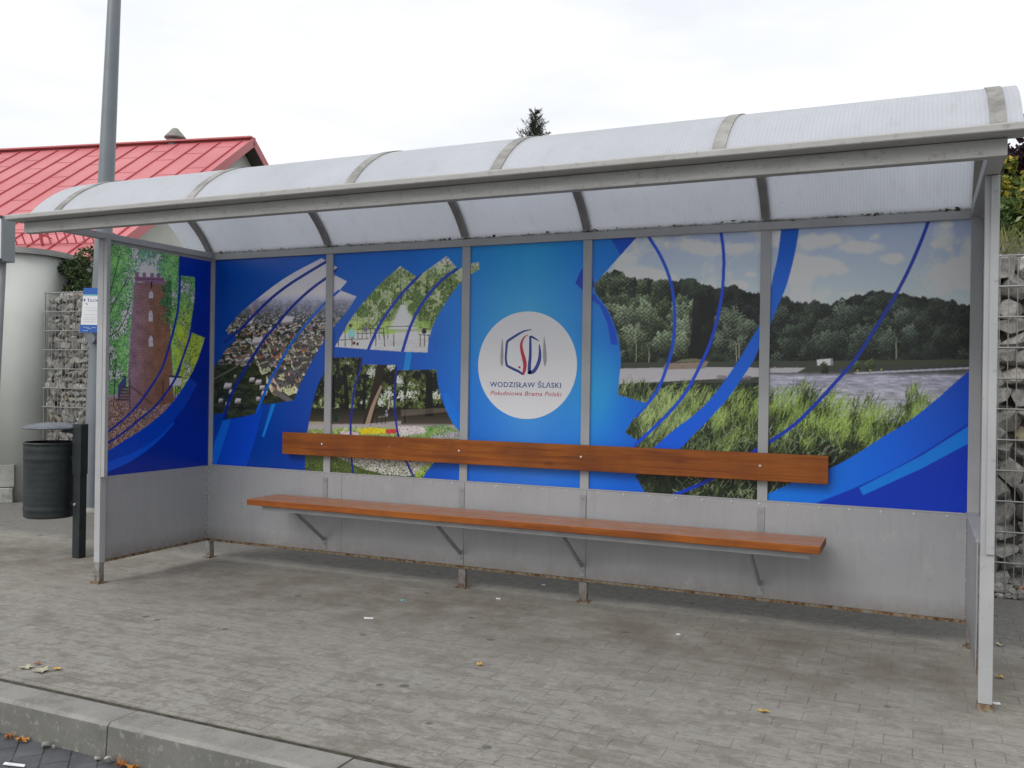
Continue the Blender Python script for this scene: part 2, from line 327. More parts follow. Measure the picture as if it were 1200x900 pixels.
# ------------------------------------------------------------------ mesh helpers
def link(o, parent=None):
    COL.objects.link(o)
    if parent is not None: o.parent = parent
    return o
def tag(o, label=None, cat=None, group=None, kind=None):
    if label: o['label'] = label
    if cat: o['category'] = cat
    if group: o['group'] = group
    if kind: o['kind'] = kind
    return o
def empty(name, loc, label, cat, group=None):
    o = bpy.data.objects.new(name, None); o.empty_display_size = 0.1; COL.objects.link(o)
    o.location = loc; tag(o, label, cat, group); return o
class MB:
    def __init__(s): s.v = []; s.f = []; s.mi = []; s.sm = []
    def add(s, vs, fs, mi=0, smooth=False):
        b = len(s.v); s.v += [tuple(map(float, v)) for v in vs]
        for f in fs: s.f.append([b+i for i in f]); s.mi.append(mi); s.sm.append(smooth)
    def box(s, x0, x1, y0, y1, z0, z1, mi=0, topmi=None):
        vs = [(x, y, z) for z in (z0, z1) for y in (y0, y1) for x in (x0, x1)]
        fs = [(0, 2, 3, 1), (4, 5, 7, 6), (0, 1, 5, 4), (2, 6, 7, 3), (0, 4, 6, 2), (1, 3, 7, 5)]
        s.add(vs, fs, mi)
        if topmi is not None: s.mi[-5] = topmi
    def bar(s, p, q, w, h, up=(0, 0, 1), mi=0):   # rectangular bar from p to q
        p, q = Vector(p), Vector(q); d = (q-p).normalized(); a = d.cross(Vector(up)).normalized(); b = a.cross(d)
        vs = [pt + a*(w/2*i) + b*(h/2*j) for pt in (p, q) for i, j in ((-1, -1), (1, -1), (1, 1), (-1, 1))]
        s.add(vs, [(0, 1, 2, 3), (7, 6, 5, 4), (0, 4, 5, 1), (1, 5, 6, 2), (2, 6, 7, 3), (3, 7, 4, 0)], mi)
    def tube(s, pts, r, n=10, mi=0, caps=True):
        pts = [Vector(p) for p in pts]; rs = r if isinstance(r, (list, tuple)) else [r]*len(pts)
        rings = []
        for k, p in enumerate(pts):
            d = (pts[min(k+1, len(pts)-1)] - pts[max(k-1, 0)]).normalized()
            a = d.cross(Vector((0, 0, 1)) if abs(d.z) < 0.9 else Vector((1, 0, 0))).normalized(); b = a.cross(d)
            rings.append([p + (a*math.cos(t) + b*math.sin(t))*rs[k] for t in [2*math.pi*i/n for i in range(n)]])
        vs = [v for rg in rings for v in rg]; fs = []
        for k in range(len(pts)-1):
            for i in range(n):
                j = (i+1) % n; fs.append((k*n+i, k*n+j, (k+1)*n+j, (k+1)*n+i))
        s.add(vs, fs, mi, True)
        if caps: s.add(rings[0], [list(range(n))], mi); s.add(rings[-1], [list(range(n))[::-1]], mi)
    def lathe(s, prof, cx, cy, n=40, mi=0, smooth=True):
        vs = []; fs = []
        for (r, z) in prof:
            for i in range(n): t = 2*math.pi*i/n; vs.append((cx+r*math.cos(t), cy+r*math.sin(t), z))
        for k in range(len(prof)-1):
            for i in range(n): j = (i+1) % n; fs.append((k*n+i, k*n+j, (k+1)*n+j, (k+1)*n+i))
        s.add(vs, fs, mi, smooth)
    def sweep_x(s, prof, x0, x1, mi=0, smooth=False, closed=True):   # profile of (y, z) swept along x
        n = len(prof); vs = [(x, y, z) for x in (x0, x1) for (y, z) in prof]
        fs = [(i, (i+1) % n, n+(i+1) % n, n+i) for i in range(n if closed else n-1)]
        s.add(vs, fs, mi, smooth)
        if closed: s.add(vs[:n], [list(range(n))[::-1]], mi); s.add(vs[n:], [list(range(n))], mi)
    def build(s, name, mats, parent=None, bevel=0.0, loc=None):
        me = bpy.data.meshes.new(name); me.from_pydata(s.v, [], s.f)
        for m in (mats if isinstance(mats, (list, tuple)) else [mats]): me.materials.append(m)
        me.polygons.foreach_set('material_index', s.mi); me.polygons.foreach_set('use_smooth', s.sm)
        me.update()
        o = bpy.data.objects.new(name, me); link(o, parent)
        bm = bmesh.new(); bm.from_mesh(me); bmesh.ops.recalc_face_normals(bm, faces=bm.faces); bm.to_mesh(me); bm.free()
        if parent is not None: o.matrix_parent_inverse = Matrix.Translation(-parent.location)
        if loc is not None:          # put the object's own origin at its base, keeping the shape where it is
            lv = Vector(loc); me.transform(Matrix.Translation(-lv)); o.location = lv
        if bevel: b = o.modifiers.new('bevel', 'BEVEL'); b.width = bevel; b.segments = 2; b.limit_method = 'ANGLE'
        return o

# ------------------------------------------------------------------ ground
KY0, KY1, RZ = -2.447, -2.612, -0.132
def sheet(name, x0, x1, y0, y1, z, mat, nx=1, ny=1):
    b = MB()
    b.add([(x0, y0, z), (x1, y0, z), (x1, y1, z), (x0, y1, z)], [(0, 1, 2, 3)])
    return tag(b.build(name, mat), kind='structure')
sheet('ground', -400, 400, -400, 900, RZ-0.03, M['soil'])
b = MB(); b.box(-40, 40, KY0+0.012, 8, RZ-0.02, 0.0)
tag(b.build('pavement', M['paving']), kind='structure')
sheet('road', -60, 60, -9.5, KY1+0.02, RZ, M['road'])
b = MB()
x = 1.943 - 20
while x < 20:
    y0, y1 = KY1, KY0
    j = random.uniform(-0.0015, 0.0015)
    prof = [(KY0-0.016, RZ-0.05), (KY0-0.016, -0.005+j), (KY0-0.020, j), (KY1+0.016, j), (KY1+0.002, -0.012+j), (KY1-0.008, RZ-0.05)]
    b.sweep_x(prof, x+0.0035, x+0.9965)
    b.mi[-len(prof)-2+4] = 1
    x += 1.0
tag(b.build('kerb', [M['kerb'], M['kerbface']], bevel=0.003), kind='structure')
sheet('kerb_bed', -40, 40, KY1+0.02, KY0+0.0115, -0.005, M['joint'])

# ------------------------------------------------------------------ bus shelter
X = [0.0, 1.0348, 2.0761, 2.8862, 3.9186, 4.9522]
ZT, ZR, ZB, ZP, D, D2 = 2.200, 2.156, 0.671, 0.1313, 0.9684, 1.2945
YC, ZC, RA = -0.668, 1.753, 0.817
sh = empty('bus_shelter', (2.476, -0.6, 0), 'grey steel bus shelter with curved translucent roof and blue printed back wall', 'bus shelter')
def arc(y0, y1, n, r=RA):
    t0 = math.asin((y0-YC)/RA); t1 = math.asin((y1-YC)/RA)
    return [(YC+r*math.sin(t0+(t1-t0)*i/n), ZC+r*math.cos(t0+(t1-t0)*i/n)) for i in range(n+1)]
def post(x0, x1, y0, y1, z0, z1, foot=True):
    b = MB(); b.box(x0, x1, y0, y1, z0, z1); o = b.build('post', M['frame'], sh, 0.002)
    if foot:
        b = MB(); b.box(x0+0.004, x1-0.004, y0+0.004, y1-0.004, 0.004, z0); f = b.build('post_foot', M['foot'], o)
        f.matrix_parent_inverse = Matrix.Identity(4); f.matrix_parent_inverse = o.matrix_world.inverted() if False else Matrix.Identity(4)
        cx, cy = (x0+x1)/2, (y0+y1)/2
        b = MB(); b.box(cx-0.062, cx+0.062, cy-0.05, cy+0.05, 0.0, 0.007)
        for sx in (-1, 1): b.tube([(cx+sx*0.046, cy, 0.006), (cx+sx*0.046, cy, 0.017)], 0.008, 6)
        p = b.build('base_plate', M['rust'], o)
    return o
PW = 0.0275
def child_fix(o, parent):   # parts built in world space under a part that sits at the shelter's frame
    o.parent = parent; o.matrix_parent_inverse = Matrix.Identity(4)
def spost(x0, x1, y0, y1, z0, z1, foot=True):
    o = post(x0, x1, y0, y1, z0, z1, False)
    if foot:
        cx, cy = (x0+x1)/2, (y0+y1)/2
        b = MB(); b.box(x0+0.004, x1-0.004, y0+0.004, y1-0.004, 0.005, z0); child_fix(b.build('post_foot', M['foot']), o)
        b = MB(); b.box(cx-0.036, cx+0.036, cy-0.036, cy+0.036, 0.0, 0.006)
        for sx in (-1, 1): b.tube([(cx+sx*0.03, cy-0.03, 0.005), (cx+sx*0.03, cy-0.03, 0.012)], 0.005, 6)
        child_fix(b.build('base_plate', M['rust']), o)
    return o
# back row of posts
spost(-0.024, 0.026, 0.0, 0.05, ZP, ZT)
for k, ft in ((1, False), (2, True), (3, True), (4, False)):
    spost(X[k]-PW, X[k]+PW, 0.0, 0.045, ZP, ZR, ft)
spost(X[5]-0.03, X[5]+0.025, 0.0, 0.05, ZP, ZT)
# front posts
spost(-0.026, 0.022, -D, -D+0.045, ZP, 2.165)
o = MB(); o.box(0.024, 0.052, -D+0.001, -D+0.028, ZB, 2.163); o.build('cover_strip', M['frame'], sh, 0.0015)
b = MB(); b.box(X[5]-0.022, X[5]+0.030, -D+0.004, -D+0.054, 0.03, 2.165); po = b.build('post', M['frame'], sh, 0.002)
b = MB(); b.box(X[5]-0.024, X[5]+0.032, -D+0.002, -D+0.056, 0.0, 0.028); child_fix(b.build('post_foot', M['rust']), po)
b = MB(); b.box(X[5]-0.002, X[5]+0.028, -D-0.006, -D+0.003, 0.635, 2.163)
for z in (0.67, 1.02, 1.38, 1.74, 2.1): b.tube([(X[5]+0.02, -D-0.006, z), (X[5]+0.02, -D-0.010, z)], 0.005, 8)
b.build('cover_strip', M['frame'], sh, 0.0015)
# rails
b = MB(); b.box(0.026, X[5]-0.03, -0.006, 0.05, ZR, ZT); b.build('top_rail', M['frame'], sh, 0.002)
for xs in ((-0.03, 0.024), (X[5]-0.032, X[5]+0.029)):
    b = MB(); b.box(xs[0], xs[1], -D2+0.004, -0.007, 2.166, 2.205 if xs[0] < 1 else 2.225); b.build('side_rail', M['frame'], sh, 0.002)
# gutter and front beam
b = MB(); b.box(-0.2786, 4.9825, -D2, -D2+0.05, 2.164, 2.2305); b.build('front_beam', M['beam'], sh, 0.003)
b = MB(); b.sweep_x([(-1.372, 2.236), (-1.375, 2.240), (-1.375, 2.260), (-1.370, 2.266), (-1.345, 2.266), (-1.335, 2.252), (-1.262, 2.252), (-1.262, 2.2325), (-1.35, 2.2325)], -0.34, 5.09)
gut = b.build('gutter', M['beam'], sh)
# roof sheets
edges = [-0.235] + [X[k] for k in range(0, 6)] + [5.036]
for k in range(len(edges)-1):
    x0, x1 = edges[k]+0.001, edges[k+1]-0.001
    outer = arc(-1.300, 0.012, 40); inner = arc(-1.300, 0.012, 40, RA-0.008)
    b = MB(); b.sweep_x(outer + inner[::-1], x0, x1, 0, False)
    for i in range(len(b.sm)): b.sm[i] = len(b.f[i]) == 4
    o = b.build('roof_pane', M['poly'], sh)
    o.data.polygons.foreach_set('use_smooth', [len(p.vertices) == 4 and abs(p.normal.x) < 0.5 for p in o.data.polygons])
for k in range(6):
    xc = X[k]; w = 0.027
    o1 = arc(-1.300, 0.010, 36, RA+0.005); i1 = arc(-1.300, 0.010, 36, RA+0.001)
    b = MB(); b.sweep_x(o1 + i1[::-1], xc-w, xc+w); b.build('cover_strip', M['strip'], sh)
    o1 = arc(-1.30, -0.006, 36, RA-0.010); i1 = arc(-1.30, -0.006, 36, RA-0.034)
    if 0 < k < 5 or k == 0:
        b = MB(); b.sweep_x(o1 + i1[::-1], xc-0.020, xc+0.020); b.build('roof_rib', M['rib'], sh, 0.001)
    else:
        b = MB(); b.sweep_x(o1 + i1[::-1], xc-0.030, xc+0.020); b.build('roof_rib', M['rib'], sh, 0.001)
# moss tufts along the back edge
b = MB()
for i in range(260):
    x0 = random.uniform(0.05, 4.9); s_ = random.uniform(0.003, 0.010)*(1.5 if math.sin(x0*7)+math.sin(x0*17.3) > 0.4 else 0.7)
    c = Vector((x0, -0.004-random.random()*0.010, ZT+0.002+random.random()*0.008))
    vs = [c + Vector((random.uniform(-1, 1)*s_*1.4, random.uniform(-1, 1)*s_*0.4, random.uniform(-0.6, 1)*s_)) for _ in range(4)]
    b.add(vs, [(0, 1, 2), (0, 2, 3), (0, 3, 1), (1, 3, 2)])
ms_m = mat_leaf('moss', [(0, (0.03, 0.035, 0.015)), (0.5, (0.06, 0.055, 0.03)), (1, (0.11, 0.12, 0.04))], 0.9, 0.05)
tag(b.build('moss', ms_m, sh), kind='stuff')
# metal lower panels
seams = [0.0275, 1.167, 2.09, 2.9, X[5]-0.031]
seams = [0.001, 1.165, 2.09, 2.905, X[5]-0.031]
for k in range(4):
    b = MB(); b.box(seams[k]+0.0012, seams[k+1]-0.0012, -0.0045, -0.001, ZP+0.012, ZB)
    p = b.build('lower_panel', M['sheet'], sh)
    x = seams[k]+0.07
    while x < seams[k+1]-0.03:
        cx, cz = x+random.uniform(-.004, .004), ZB-0.012
        r = MB(); r.tube([(cx, -0.0046, cz), (cx, -0.0085, cz)], 0.0062, 8); x += 0.155; child_fix(r.build('rivet', M['bolt']), p)
b = MB(); b.box(0.0, X[5]-0.031, -0.012, 0.03, ZP-0.004, ZP+0.011)
b.build('bottom_rail', M['rust'], sh)
b = MB(); b.box(0.03, X[5]-0.03, -0.007, 0.008, ZB+0.001, ZB+0.007); b.build('ledge', M['frame'], sh)
# side panels
b = MB(); b.box(0.0, 0.004, -D+0.03, -0.006, ZP+0.012, ZB); p = b.build('lower_panel', M['sheet'], sh)
for z in [0.16+0.062*i for i in range(9)]:
    r = MB(); r.tube([(0.004, -0.022, z), (0.008, -0.022, z)], 0.005, 8); child_fix(r.build('rivet', M['bolt']), p)
    r = MB(); r.tube([(0.010, -0.0046, z-.03), (0.010, -0.008, z-.03)], 0.005, 8); child_fix(r.build('rivet', M['bolt']), p)
b = MB(); b.box(-0.004, 0.012, -D+0.046, -0.013, ZP-0.004, ZP+0.011); b.build('bottom_rail', M['rust'], sh)
xr = X[5]
b = MB(); b.box(xr-0.031, xr-0.027, -D+0.06, -0.006, ZP+0.012, ZB); p = b.build('lower_panel', M['sheet'], sh)
for z in [0.16+0.062*i for i in range(9)]:
    r = MB(); r.tube([(xr-0.0325, -0.0046, z), (xr-0.0325, -0.007, z)], 0.003, 8); child_fix(r.build('rivet', M['bolt']), p)
b = MB(); b.box(xr-0.026, xr+0.012, -D+0.06, -0.013, ZP-0.004, ZP+0.011); b.build('bottom_rail', M['rust'], sh)
b = MB(); b.box(xr-0.036, xr+0.02, -D+0.06, -0.007, ZB+0.001, ZB+0.012); b.build('ledge', M['frame'], sh)

# ------------------------------------------------------------------ the printed panels, painted in plane coordinates
PY, PX = 0.015, 0.004                    # plane of the back prints (y) and of the left print (x)
def inv_proj(P):
    c = (P - CAMP); a = c@CR; bb = c@CU; d = c@CF
    return 600+FPX*a/d, 450-FPX*bb/d
def vnoise(h, w, cell, rng, octv=4, pers=0.55):
    out = np.zeros((h, w)); amp = 1; tot = 0
    for o in range(octv):
        c = max(cell/2**o, 1.0); gh, gw = int(h/c)+3, int(w/c)+3
        g = rng.random((gh, gw)); yy = np.arange(h)/c; xx = np.arange(w)/c
        y0 = yy.astype(int); x0 = xx.astype(int); fy = (yy-y0)[:, None]; fx = (xx-x0)[None]
        fy = fy*fy*(3-2*fy); fx = fx*fx*(3-2*fx)
        v = (g[y0][:, x0]*(1-fy)*(1-fx) + g[y0+1][:, x0]*fy*(1-fx) + g[y0][:, x0+1]*(1-fy)*fx + g[y0+1][:, x0+1]*fy*fx)
        out += v*amp; tot += amp; amp *= pers
    return out/tot
def spline(pts, n=10):
    p = np.array(pts, float)
    if len(p) < 3: return p
    q = np.vstack([2*p[0]-p[1], p, 2*p[-1]-p[-2]]); out = []
    for i in range(1, len(q)-2):
        for t in np.arange(n)/n:
            a, b_, c, d = q[i-1], q[i], q[i+1], q[i+2]
            out.append(0.5*((2*b_)+(-a+c)*t+(2*a-5*b_+4*c-d)*t*t+(-a+3*b_-3*c+d)*t**3))
    out.append(p[-1]); return np.array(out)
class Canvas:
    def __init__(s, kind, a0, a1, z0, z1, res):
        s.kind = kind; s.a0, s.a1, s.z0, s.z1, s.res = a0, a1, z0, z1, res
        s.w = int(round((a1-a0)/res)); s.h = int(round((z1-z0)/res))
        A, Z = np.meshgrid(a0+(np.arange(s.w)+.5)*res, z0+(np.arange(s.h)+.5)*res)
        P = np.zeros((s.h, s.w, 3)); P[..., 2] = Z
        if kind == 'back': P[..., 0] = A; P[..., 1] = PY
        else: P[..., 1] = A; P[..., 0] = PX
        s.U, s.V = inv_proj(P); s.img = np.zeros((s.h, s.w, 3))
    def px(s, pts):
        p = np.asarray(pts, float); u, v = p[..., 0], p[..., 1]
        d = (u[..., None]-600)/FPX*CR + (450-v[..., None])/FPX*CU + CF
        ax, val = (1, PY) if s.kind == 'back' else (0, PX)
        t = (val-CAMP[ax])/d[..., ax]; P = CAMP + t[..., None]*d
        a = P[..., 0] if s.kind == 'back' else P[..., 1]
        return (a-s.a0)/s.res, (P[..., 2]-s.z0)/s.res
    def local(s, poly):
        c, r = s.px(np.array(poly, float))
        x0, x1 = max(int(c.min())-1, 0), min(int(c.max())+2, s.w); y0, y1 = max(int(r.min())-1, 0), min(int(r.max())+2, s.h)
        if x1 <= x0 or y1 <= y0: return None
        yy = (np.arange(y0, y1)+.5)[:, None]; xx = (np.arange(x0, x1)+.5)[None]
        ins = np.zeros((y1-y0, x1-x0), bool); n = len(c)
        for i in range(n):
            j = (i+1) % n
            if r[i] == r[j]: continue
            cond = (r[i] > yy) != (r[j] > yy)
            ins ^= cond & (xx < (c[j]-c[i])*(yy-r[i])/(r[j]-r[i])+c[i])
        return slice(y0, y1), slice(x0, x1), ins
    def mask(s, poly):
        m = np.zeros((s.h, s.w), bool); q = s.local(poly)
        if q: m[q[0], q[1]] = q[2]
        return m
    def fill(s, poly, col, where=None, a=1.0):
        q = s.local(poly)
        if not q: return
        m = q[2] & where[q[0], q[1]] if where is not None else q[2]
        v = s.img[q[0], q[1]]; v[m] = v[m]*(1-a)+np.array(col, float)*a
    def band(s, pts, w, col, w2=None, where=None):    # smooth ribbon through pts, w photo pixels wide
        m = s.bandmask(pts, w, w2)
        if where is not None: m &= where
        s.img[m] = col
    def bandmask(s, pts, w, w2=None):
        p = spline(pts); t = np.gradient(p, axis=0); t /= np.linalg.norm(t, axis=1)[:, None]+1e-9
        n = np.stack([-t[:, 1], t[:, 0]], 1); ww = np.linspace(w, w2 if w2 is not None else w, len(p))[:, None]/2
        return s.mask(np.vstack([p+n*ww, (p-n*ww)[::-1]]))
    def dots(s, u, v, cols, rad, where=None, aspect=1.0):   # rad in canvas cells
        c, r = s.px(np.stack([u, v], -1)); c = c.astype(int); r = r.astype(int)
        R_ = int(np.ceil(np.max(rad)))
        for dy in range(-R_, R_+1):
            for dx in range(-R_, R_+1):
                ok = (dx*dx+(dy*aspect)**2 <= rad*rad+0.3); cc, rr = c[ok]+dx, r[ok]+dy
                g = (cc >= 0) & (cc < s.w) & (rr >= 0) & (rr < s.h)
                cc, rr, k = cc[g], rr[g], cols[ok][g]
                if where is not None: w = where[rr, cc]; cc, rr, k = cc[w], rr[w], k[w]
                s.img[rr, cc] = k
    def strokes(s, u0, v0, u1, v1, bend, cols, where=None, k=26, wid=1):
        t = np.linspace(0, 1, k)[None]
        U = u0[:, None]*(1-t)+u1[:, None]*t + bend[:, None]*t*t; V = v0[:, None]*(1-t)+v1[:, None]*t + np.abs(bend[:, None])*0.5*t**3
        c, r = s.px(np.stack([U, V], -1)); c = c.astype(int); r = r.astype(int)
        C3 = np.repeat(cols[:, None], k, 1)
        for i in range(k):                      # base to tip
            for dx in (range(0, wid+1) if i < k*0.7 else (0,)):
                cc, rr = c[:, i]+dx, r[:, i]; g = (cc >= 0) & (cc < s.w) & (rr >= 0) & (rr < s.h)
                cc, rr, kk = cc[g], rr[g], C3[:, i][g]
                if where is not None: w = where[rr, cc]; cc, rr, kk = cc[w], rr[w], kk[w]
                s.img[rr, cc] = kk
def pick(rng, pal, n, jit=14):
    p = np.array(pal, float); return np.clip(p[rng.integers(0, len(p), n)] + rng.normal(0, jit, (n, 1)) + rng.normal(0, jit*0.35, (n, 3)), 3, 235)
def lerp(a, b, t): return np.array(a, float)*(1-t[..., None])+np.array(b, float)*t[..., None]
def grad(cv, x, xs, cols):
    out = np.zeros((cv.h, cv.w, 3))
    for k in range(3): out[..., k] = np.interp(x, xs, [c[k] for c in cols])
    return out

RS = 0.002
def paint_back():
    rng = np.random.default_rng(5)
    cv = Canvas('back', 0.0, 4.96, 0.668, 2.160, RS); U, V = cv.U, cv.V; H, W = cv.h, cv.w
    n1 = vnoise(H, W, 220, rng, 3)
    t = np.clip((V-290)/270, 0, 1)
    top = grad(cv, U, [245, 320, 390, 480, 545, 620, 690, 780, 1140], [(2, 50, 140), (3, 58, 152), (3, 70, 165), (4, 76, 172), (8, 92, 184), (18, 104, 190), (8, 88, 176), (4, 74, 165), (4, 74, 165)])
    bot = grad(cv, U, [245, 320, 390, 480, 545, 620, 690, 780, 1140], [(2, 38, 126), (2, 34, 118), (2, 36, 128), (2, 44, 140), (10, 62, 160), (22, 66, 160), (12, 72, 172), (10, 62, 165), (0, 40, 146)])  # bottom blues: print fade, with some shade below the backrest painted in
    cv.img[:] = top*(1-t[..., None])+bot*t[..., None]
    gl = np.exp(-(((U-617)/70)**2+((V-430)/120)**2)); cv.img += gl[..., None]*np.array([38, 34, 22])
    gl = np.exp(-(((U-705)/30)**2+((V-460)/60)**2)); cv.img += gl[..., None]*np.array([14, 26, 26])
    cv.img += (n1[..., None]-0.5)*10
    cv.img[..., 1] = cv.img[..., 1]*1.10+4
    # ---------- flat ribbons of blue
    cv.fill([(271, 492), (301, 485), (309, 474), (300, 510), (294, 530), (288, 549), (253, 547), (252, 540), (262, 515)], (6, 56, 160))
    cv.fill([(261, 493), (271, 491), (252, 549), (249, 540), (251, 519)], (10, 84, 190))
    cv.fill([(318, 473.7), (323, 473), (309.5, 512), (307, 511.5)], (14, 100, 205))
    cv.fill([(476, 411), (483, 411), (479.5, 435), (472.3, 435)], (10, 112, 205))
    cv.fill([(520, 461.5), (526.5, 461.5), (533, 478), (544, 492), (544, 512), (530, 495), (522, 479)], (8, 92, 200))
    cv.fill([(681, 316), (688, 312), (697, 334), (690, 346), (674, 332)], (2, 50, 150))
    cv.fill([(692, 345), (697, 345), (712, 364), (721, 386), (724, 404), (716, 404), (712, 380), (703, 358), (694, 352)], (2, 62, 166))
    cv.fill([(715, 278), (748, 278), (728, 301), (722, 290)], (4, 62, 160))
    # lower right sweep
    low = spline([(1140, 431), (1119.7, 448), (1093.7, 471), (1063.3, 494.8), (1033, 513), (1002.7, 532.7), (974.5, 547.8), (924.7, 567.3), (895, 581)])
    sweep = np.vstack([low, [(890, 612)], [(1145, 625)], [(1145, 430)]])
    g2 = grad(cv, U, [900, 1000, 1140], [(8, 92, 205), (4, 84, 188), (0, 58, 158)])
    m = cv.mask(sweep); cv.img[m] = g2[m]
    cv.fill(np.vstack([spline([(950, 592), (1007, 569), (1070, 537), (1142, 491)]), [(1145, 625), (950, 625)]]), (1, 38, 142))
    cv.fill([(1007, 571.7), (1011.3, 580.3), (1080, 549), (1142, 516), (1142, 495), (1080, 534)], (4, 96, 196))
    base = cv.img.copy()

    # ---------- photo: aerial view of the town
    pic = np.zeros_like(cv.img)
    cv.img = pic
    cv.img[:] = grad(cv, V, [300, 345, 352, 362, 372, 400, 490], [(168, 166, 178), (176, 173, 184), (150, 150, 168), (104, 108, 128), (62, 66, 70), (46, 50, 46), (22, 26, 22)])
    nn = vnoise(H, W, 40, rng, 5)
    cv.img *= (1+(nn-.5)*np.clip((V-348)/14, 0.06, .56)*1.2)[..., None]
    town = (U < 425) & (V > 351)
    for k in range(6500):      # roofs and crowns in perspective, far to near
        v = 352+ (k/6500)**1.35*148; sc = 0.45+(v-350)*0.042
        u = rng.uniform(240, 425); hz = max(0.0, 1-(v-350)/34); hc = lambda c_: tuple(np.array(c_, float)*(1-hz)+np.array((118, 120, 138))*hz)
        if rng.random() < (0.50 if v < 430 else 0.85) - 0.12*(u > 330):
            r = sc*rng.uniform(0.6, 1.5); c_ = rng.choice([0, 1, 2]); col = hc([(24, 32, 22), (36, 44, 28), (48, 54, 38)][c_])
            cv.fill([(u-r, v), (u-0.6*r, v-0.9*r), (u+0.3*r, v-1.1*r), (u+r, v-0.3*r), (u+0.5*r, v+0.5*r)], col, town)
        elif v < 432:
            w = sc*rng.uniform(0.8, 2.0); h = sc*rng.uniform(0.4, 0.9)
            wall = [(172, 168, 160), (150, 150, 154), (190, 186, 176), (150, 110, 92), (120, 118, 122), (176, 160, 126)][rng.integers(0, 6)]; wall = hc(wall)
            roof = [(86, 80, 84), (112, 76, 66), (98, 98, 104), (160, 160, 166)][rng.integers(0, 4)]; roof = hc(roof)
            cv.fill([(u, v), (u+w, v-0.25*w), (u+w, v-0.25*w-h), (u, v-h)], wall, town)
            cv.fill([(u, v-h), (u+w, v-0.25*w-h), (u+0.8*w, v-0.5*w-h), (u-0.2*w, v-0.3*w-h)], roof, town)
    cv.img *= np.where(V > 356, 0.85+0.3*vnoise(H, W, 7, rng, 2), 1.0)[..., None]
    def block(u, v, w, h, sk, wall, side, roof, nwin=6):   # a slab block of flats seen from the air
        cv.fill([(u, v), (u+w, v-sk*w), (u+w, v-sk*w-h), (u, v-h)], wall)
        cv.fill([(u, v), (u-0.32*w, v-0.55*w), (u-0.32*w, v-0.55*w-h), (u, v-h)], side)
        cv.fill([(u, v-h), (u+w, v-sk*w-h), (u+0.68*w, v-sk*w-h-0.5*w), (u-0.32*w, v-0.55*w-h)], roof)
        for i in range(nwin):
            for j in range(3):
                a = (i+0.5)/nwin; uu = u+a*w; vv = v-sk*a*w-h*(0.22+0.27*j)
                cv.fill([(uu-.45, vv), (uu+.45, vv), (uu+.45, vv-1.1), (uu-.45, vv-1.1)], [c*0.45 for c in wall])
    Yl, Ys, G, O, P_ = (188, 180, 140), (200, 192, 150), (74, 68, 72), (176, 120, 92), (178, 150, 146)
    bl = []
    for r_ in range(9):
        vv = 398+r_*8.2
        for c_ in range(9):
            uu = 300+c_*9.5+(r_ % 2)*4.5-r_*1.2+rng.uniform(-1.5, 1.5)
            if uu < 296+max(0, vv-430)*0.5 or uu > 392-(vv-398)*.55 or rng.random() < .12: continue
            w_ = 6.2+r_*.75; bl.append((uu, vv+rng.uniform(-1.5, 1.5), w_, 2.6+r_*.75, rng.choice([.3, .4, .34, -.4]), [Yl, Ys, O, Yl, P_, (150, 146, 140)][rng.integers(0, 6)], [Ys, Yl, P_][rng.integers(0, 3)], [G, (90, 84, 86), (64, 58, 62)][rng.integers(0, 3)]))
    for a in sorted(bl, key=lambda q: q[1]): block(*a)
    n = 500; u = rng.uniform(290, 385, n); v = rng.uniform(396, 466, n); cv.dots(u, v, pick(rng, [(26, 34, 22), (38, 46, 28), (54, 60, 40)], n, 6), rng.uniform(1, 4, n), town)
    for (u, v, w) in [(262, 454, 9), (268, 460, 6), (292, 446, 6), (299, 449, 7), (304, 455, 6), (306, 462, 7), (300, 468, 5), (275, 471, 7), (264, 474, 5), (256, 470, 5), (274, 441, 3), (295, 402, 12), (288, 380, 8), (330, 378, 13)]:
        cv.fill([(u, v), (u+w, v-1.5), (u+w*1.1, v-w*.55), (u+.2*w, v-w*.6)], (172, 168, 172)); cv.fill([(u, v), (u+w, v-1.5), (u+w, v+1), (u, v+2)], (120, 112, 112))
    cv.fill([(296, 360), (297.6, 360), (298, 372), (295.6, 372)], (150, 104, 96))
    cv.band([(250, 445), (262, 438), (276, 430), (288, 418)], 1.4, (92, 90, 78))
    cv.fill([(324, 456), (345, 470), (338, 472), (318, 460)], (86, 84, 84)); 
    dk = cv.mask([(250, 425), (278, 398), (295, 415), (298, 440), (318, 470), (345, 466), (345, 475), (262, 495), (248, 480), (262, 450)]) 
    town_img = cv.img
    town_mask = cv.mask(np.vstack([spline([(264.4, 386.4), (284, 364.7), (304, 348), (322.8, 333.5), (344.5, 319.5), (377, 302.5)]), [(384, 306.5)], [(397, 314.3)], [(391, 322)],
        [(406.8, 329.8)], [(398, 340)], [(417.7, 347.5)], spline([(417.7, 347.5), (406.8, 364.7), (392, 382), (380, 399), (366.3, 421.5), (357, 440), (347.7, 460), (344.5, 469)]),
        [(319.7, 473)], [(307, 473.7)], [(301, 484.5)], [(284, 488.4)], [(263, 491.5)], [(262, 484)], [(248, 486)], [(248, 436)], spline([(251, 430), (259, 419), (266, 408), (276, 399)]), [(276, 390)], [(268, 392)]]))
    TL = [[(396, 300), (382, 307), (360, 320), (338, 334), (319.7, 348), (307, 360), (296, 371), (281, 386.5), (262, 402)],
          [(400, 312), (382, 326), (369.5, 335), (354, 348), (338, 364), (323, 382), (310, 397), (299.5, 413), (290, 428), (276, 452.7), (268, 470), (262, 492)]]

    # ---------- photo: fountain alley
    cv.img = np.zeros_like(base); fr = (U > 385) & (U < 570) & (V < 420)
    f1 = vnoise(H, W, 26, rng, 5, .6); f2 = vnoise(H, W, 7, rng, 3)
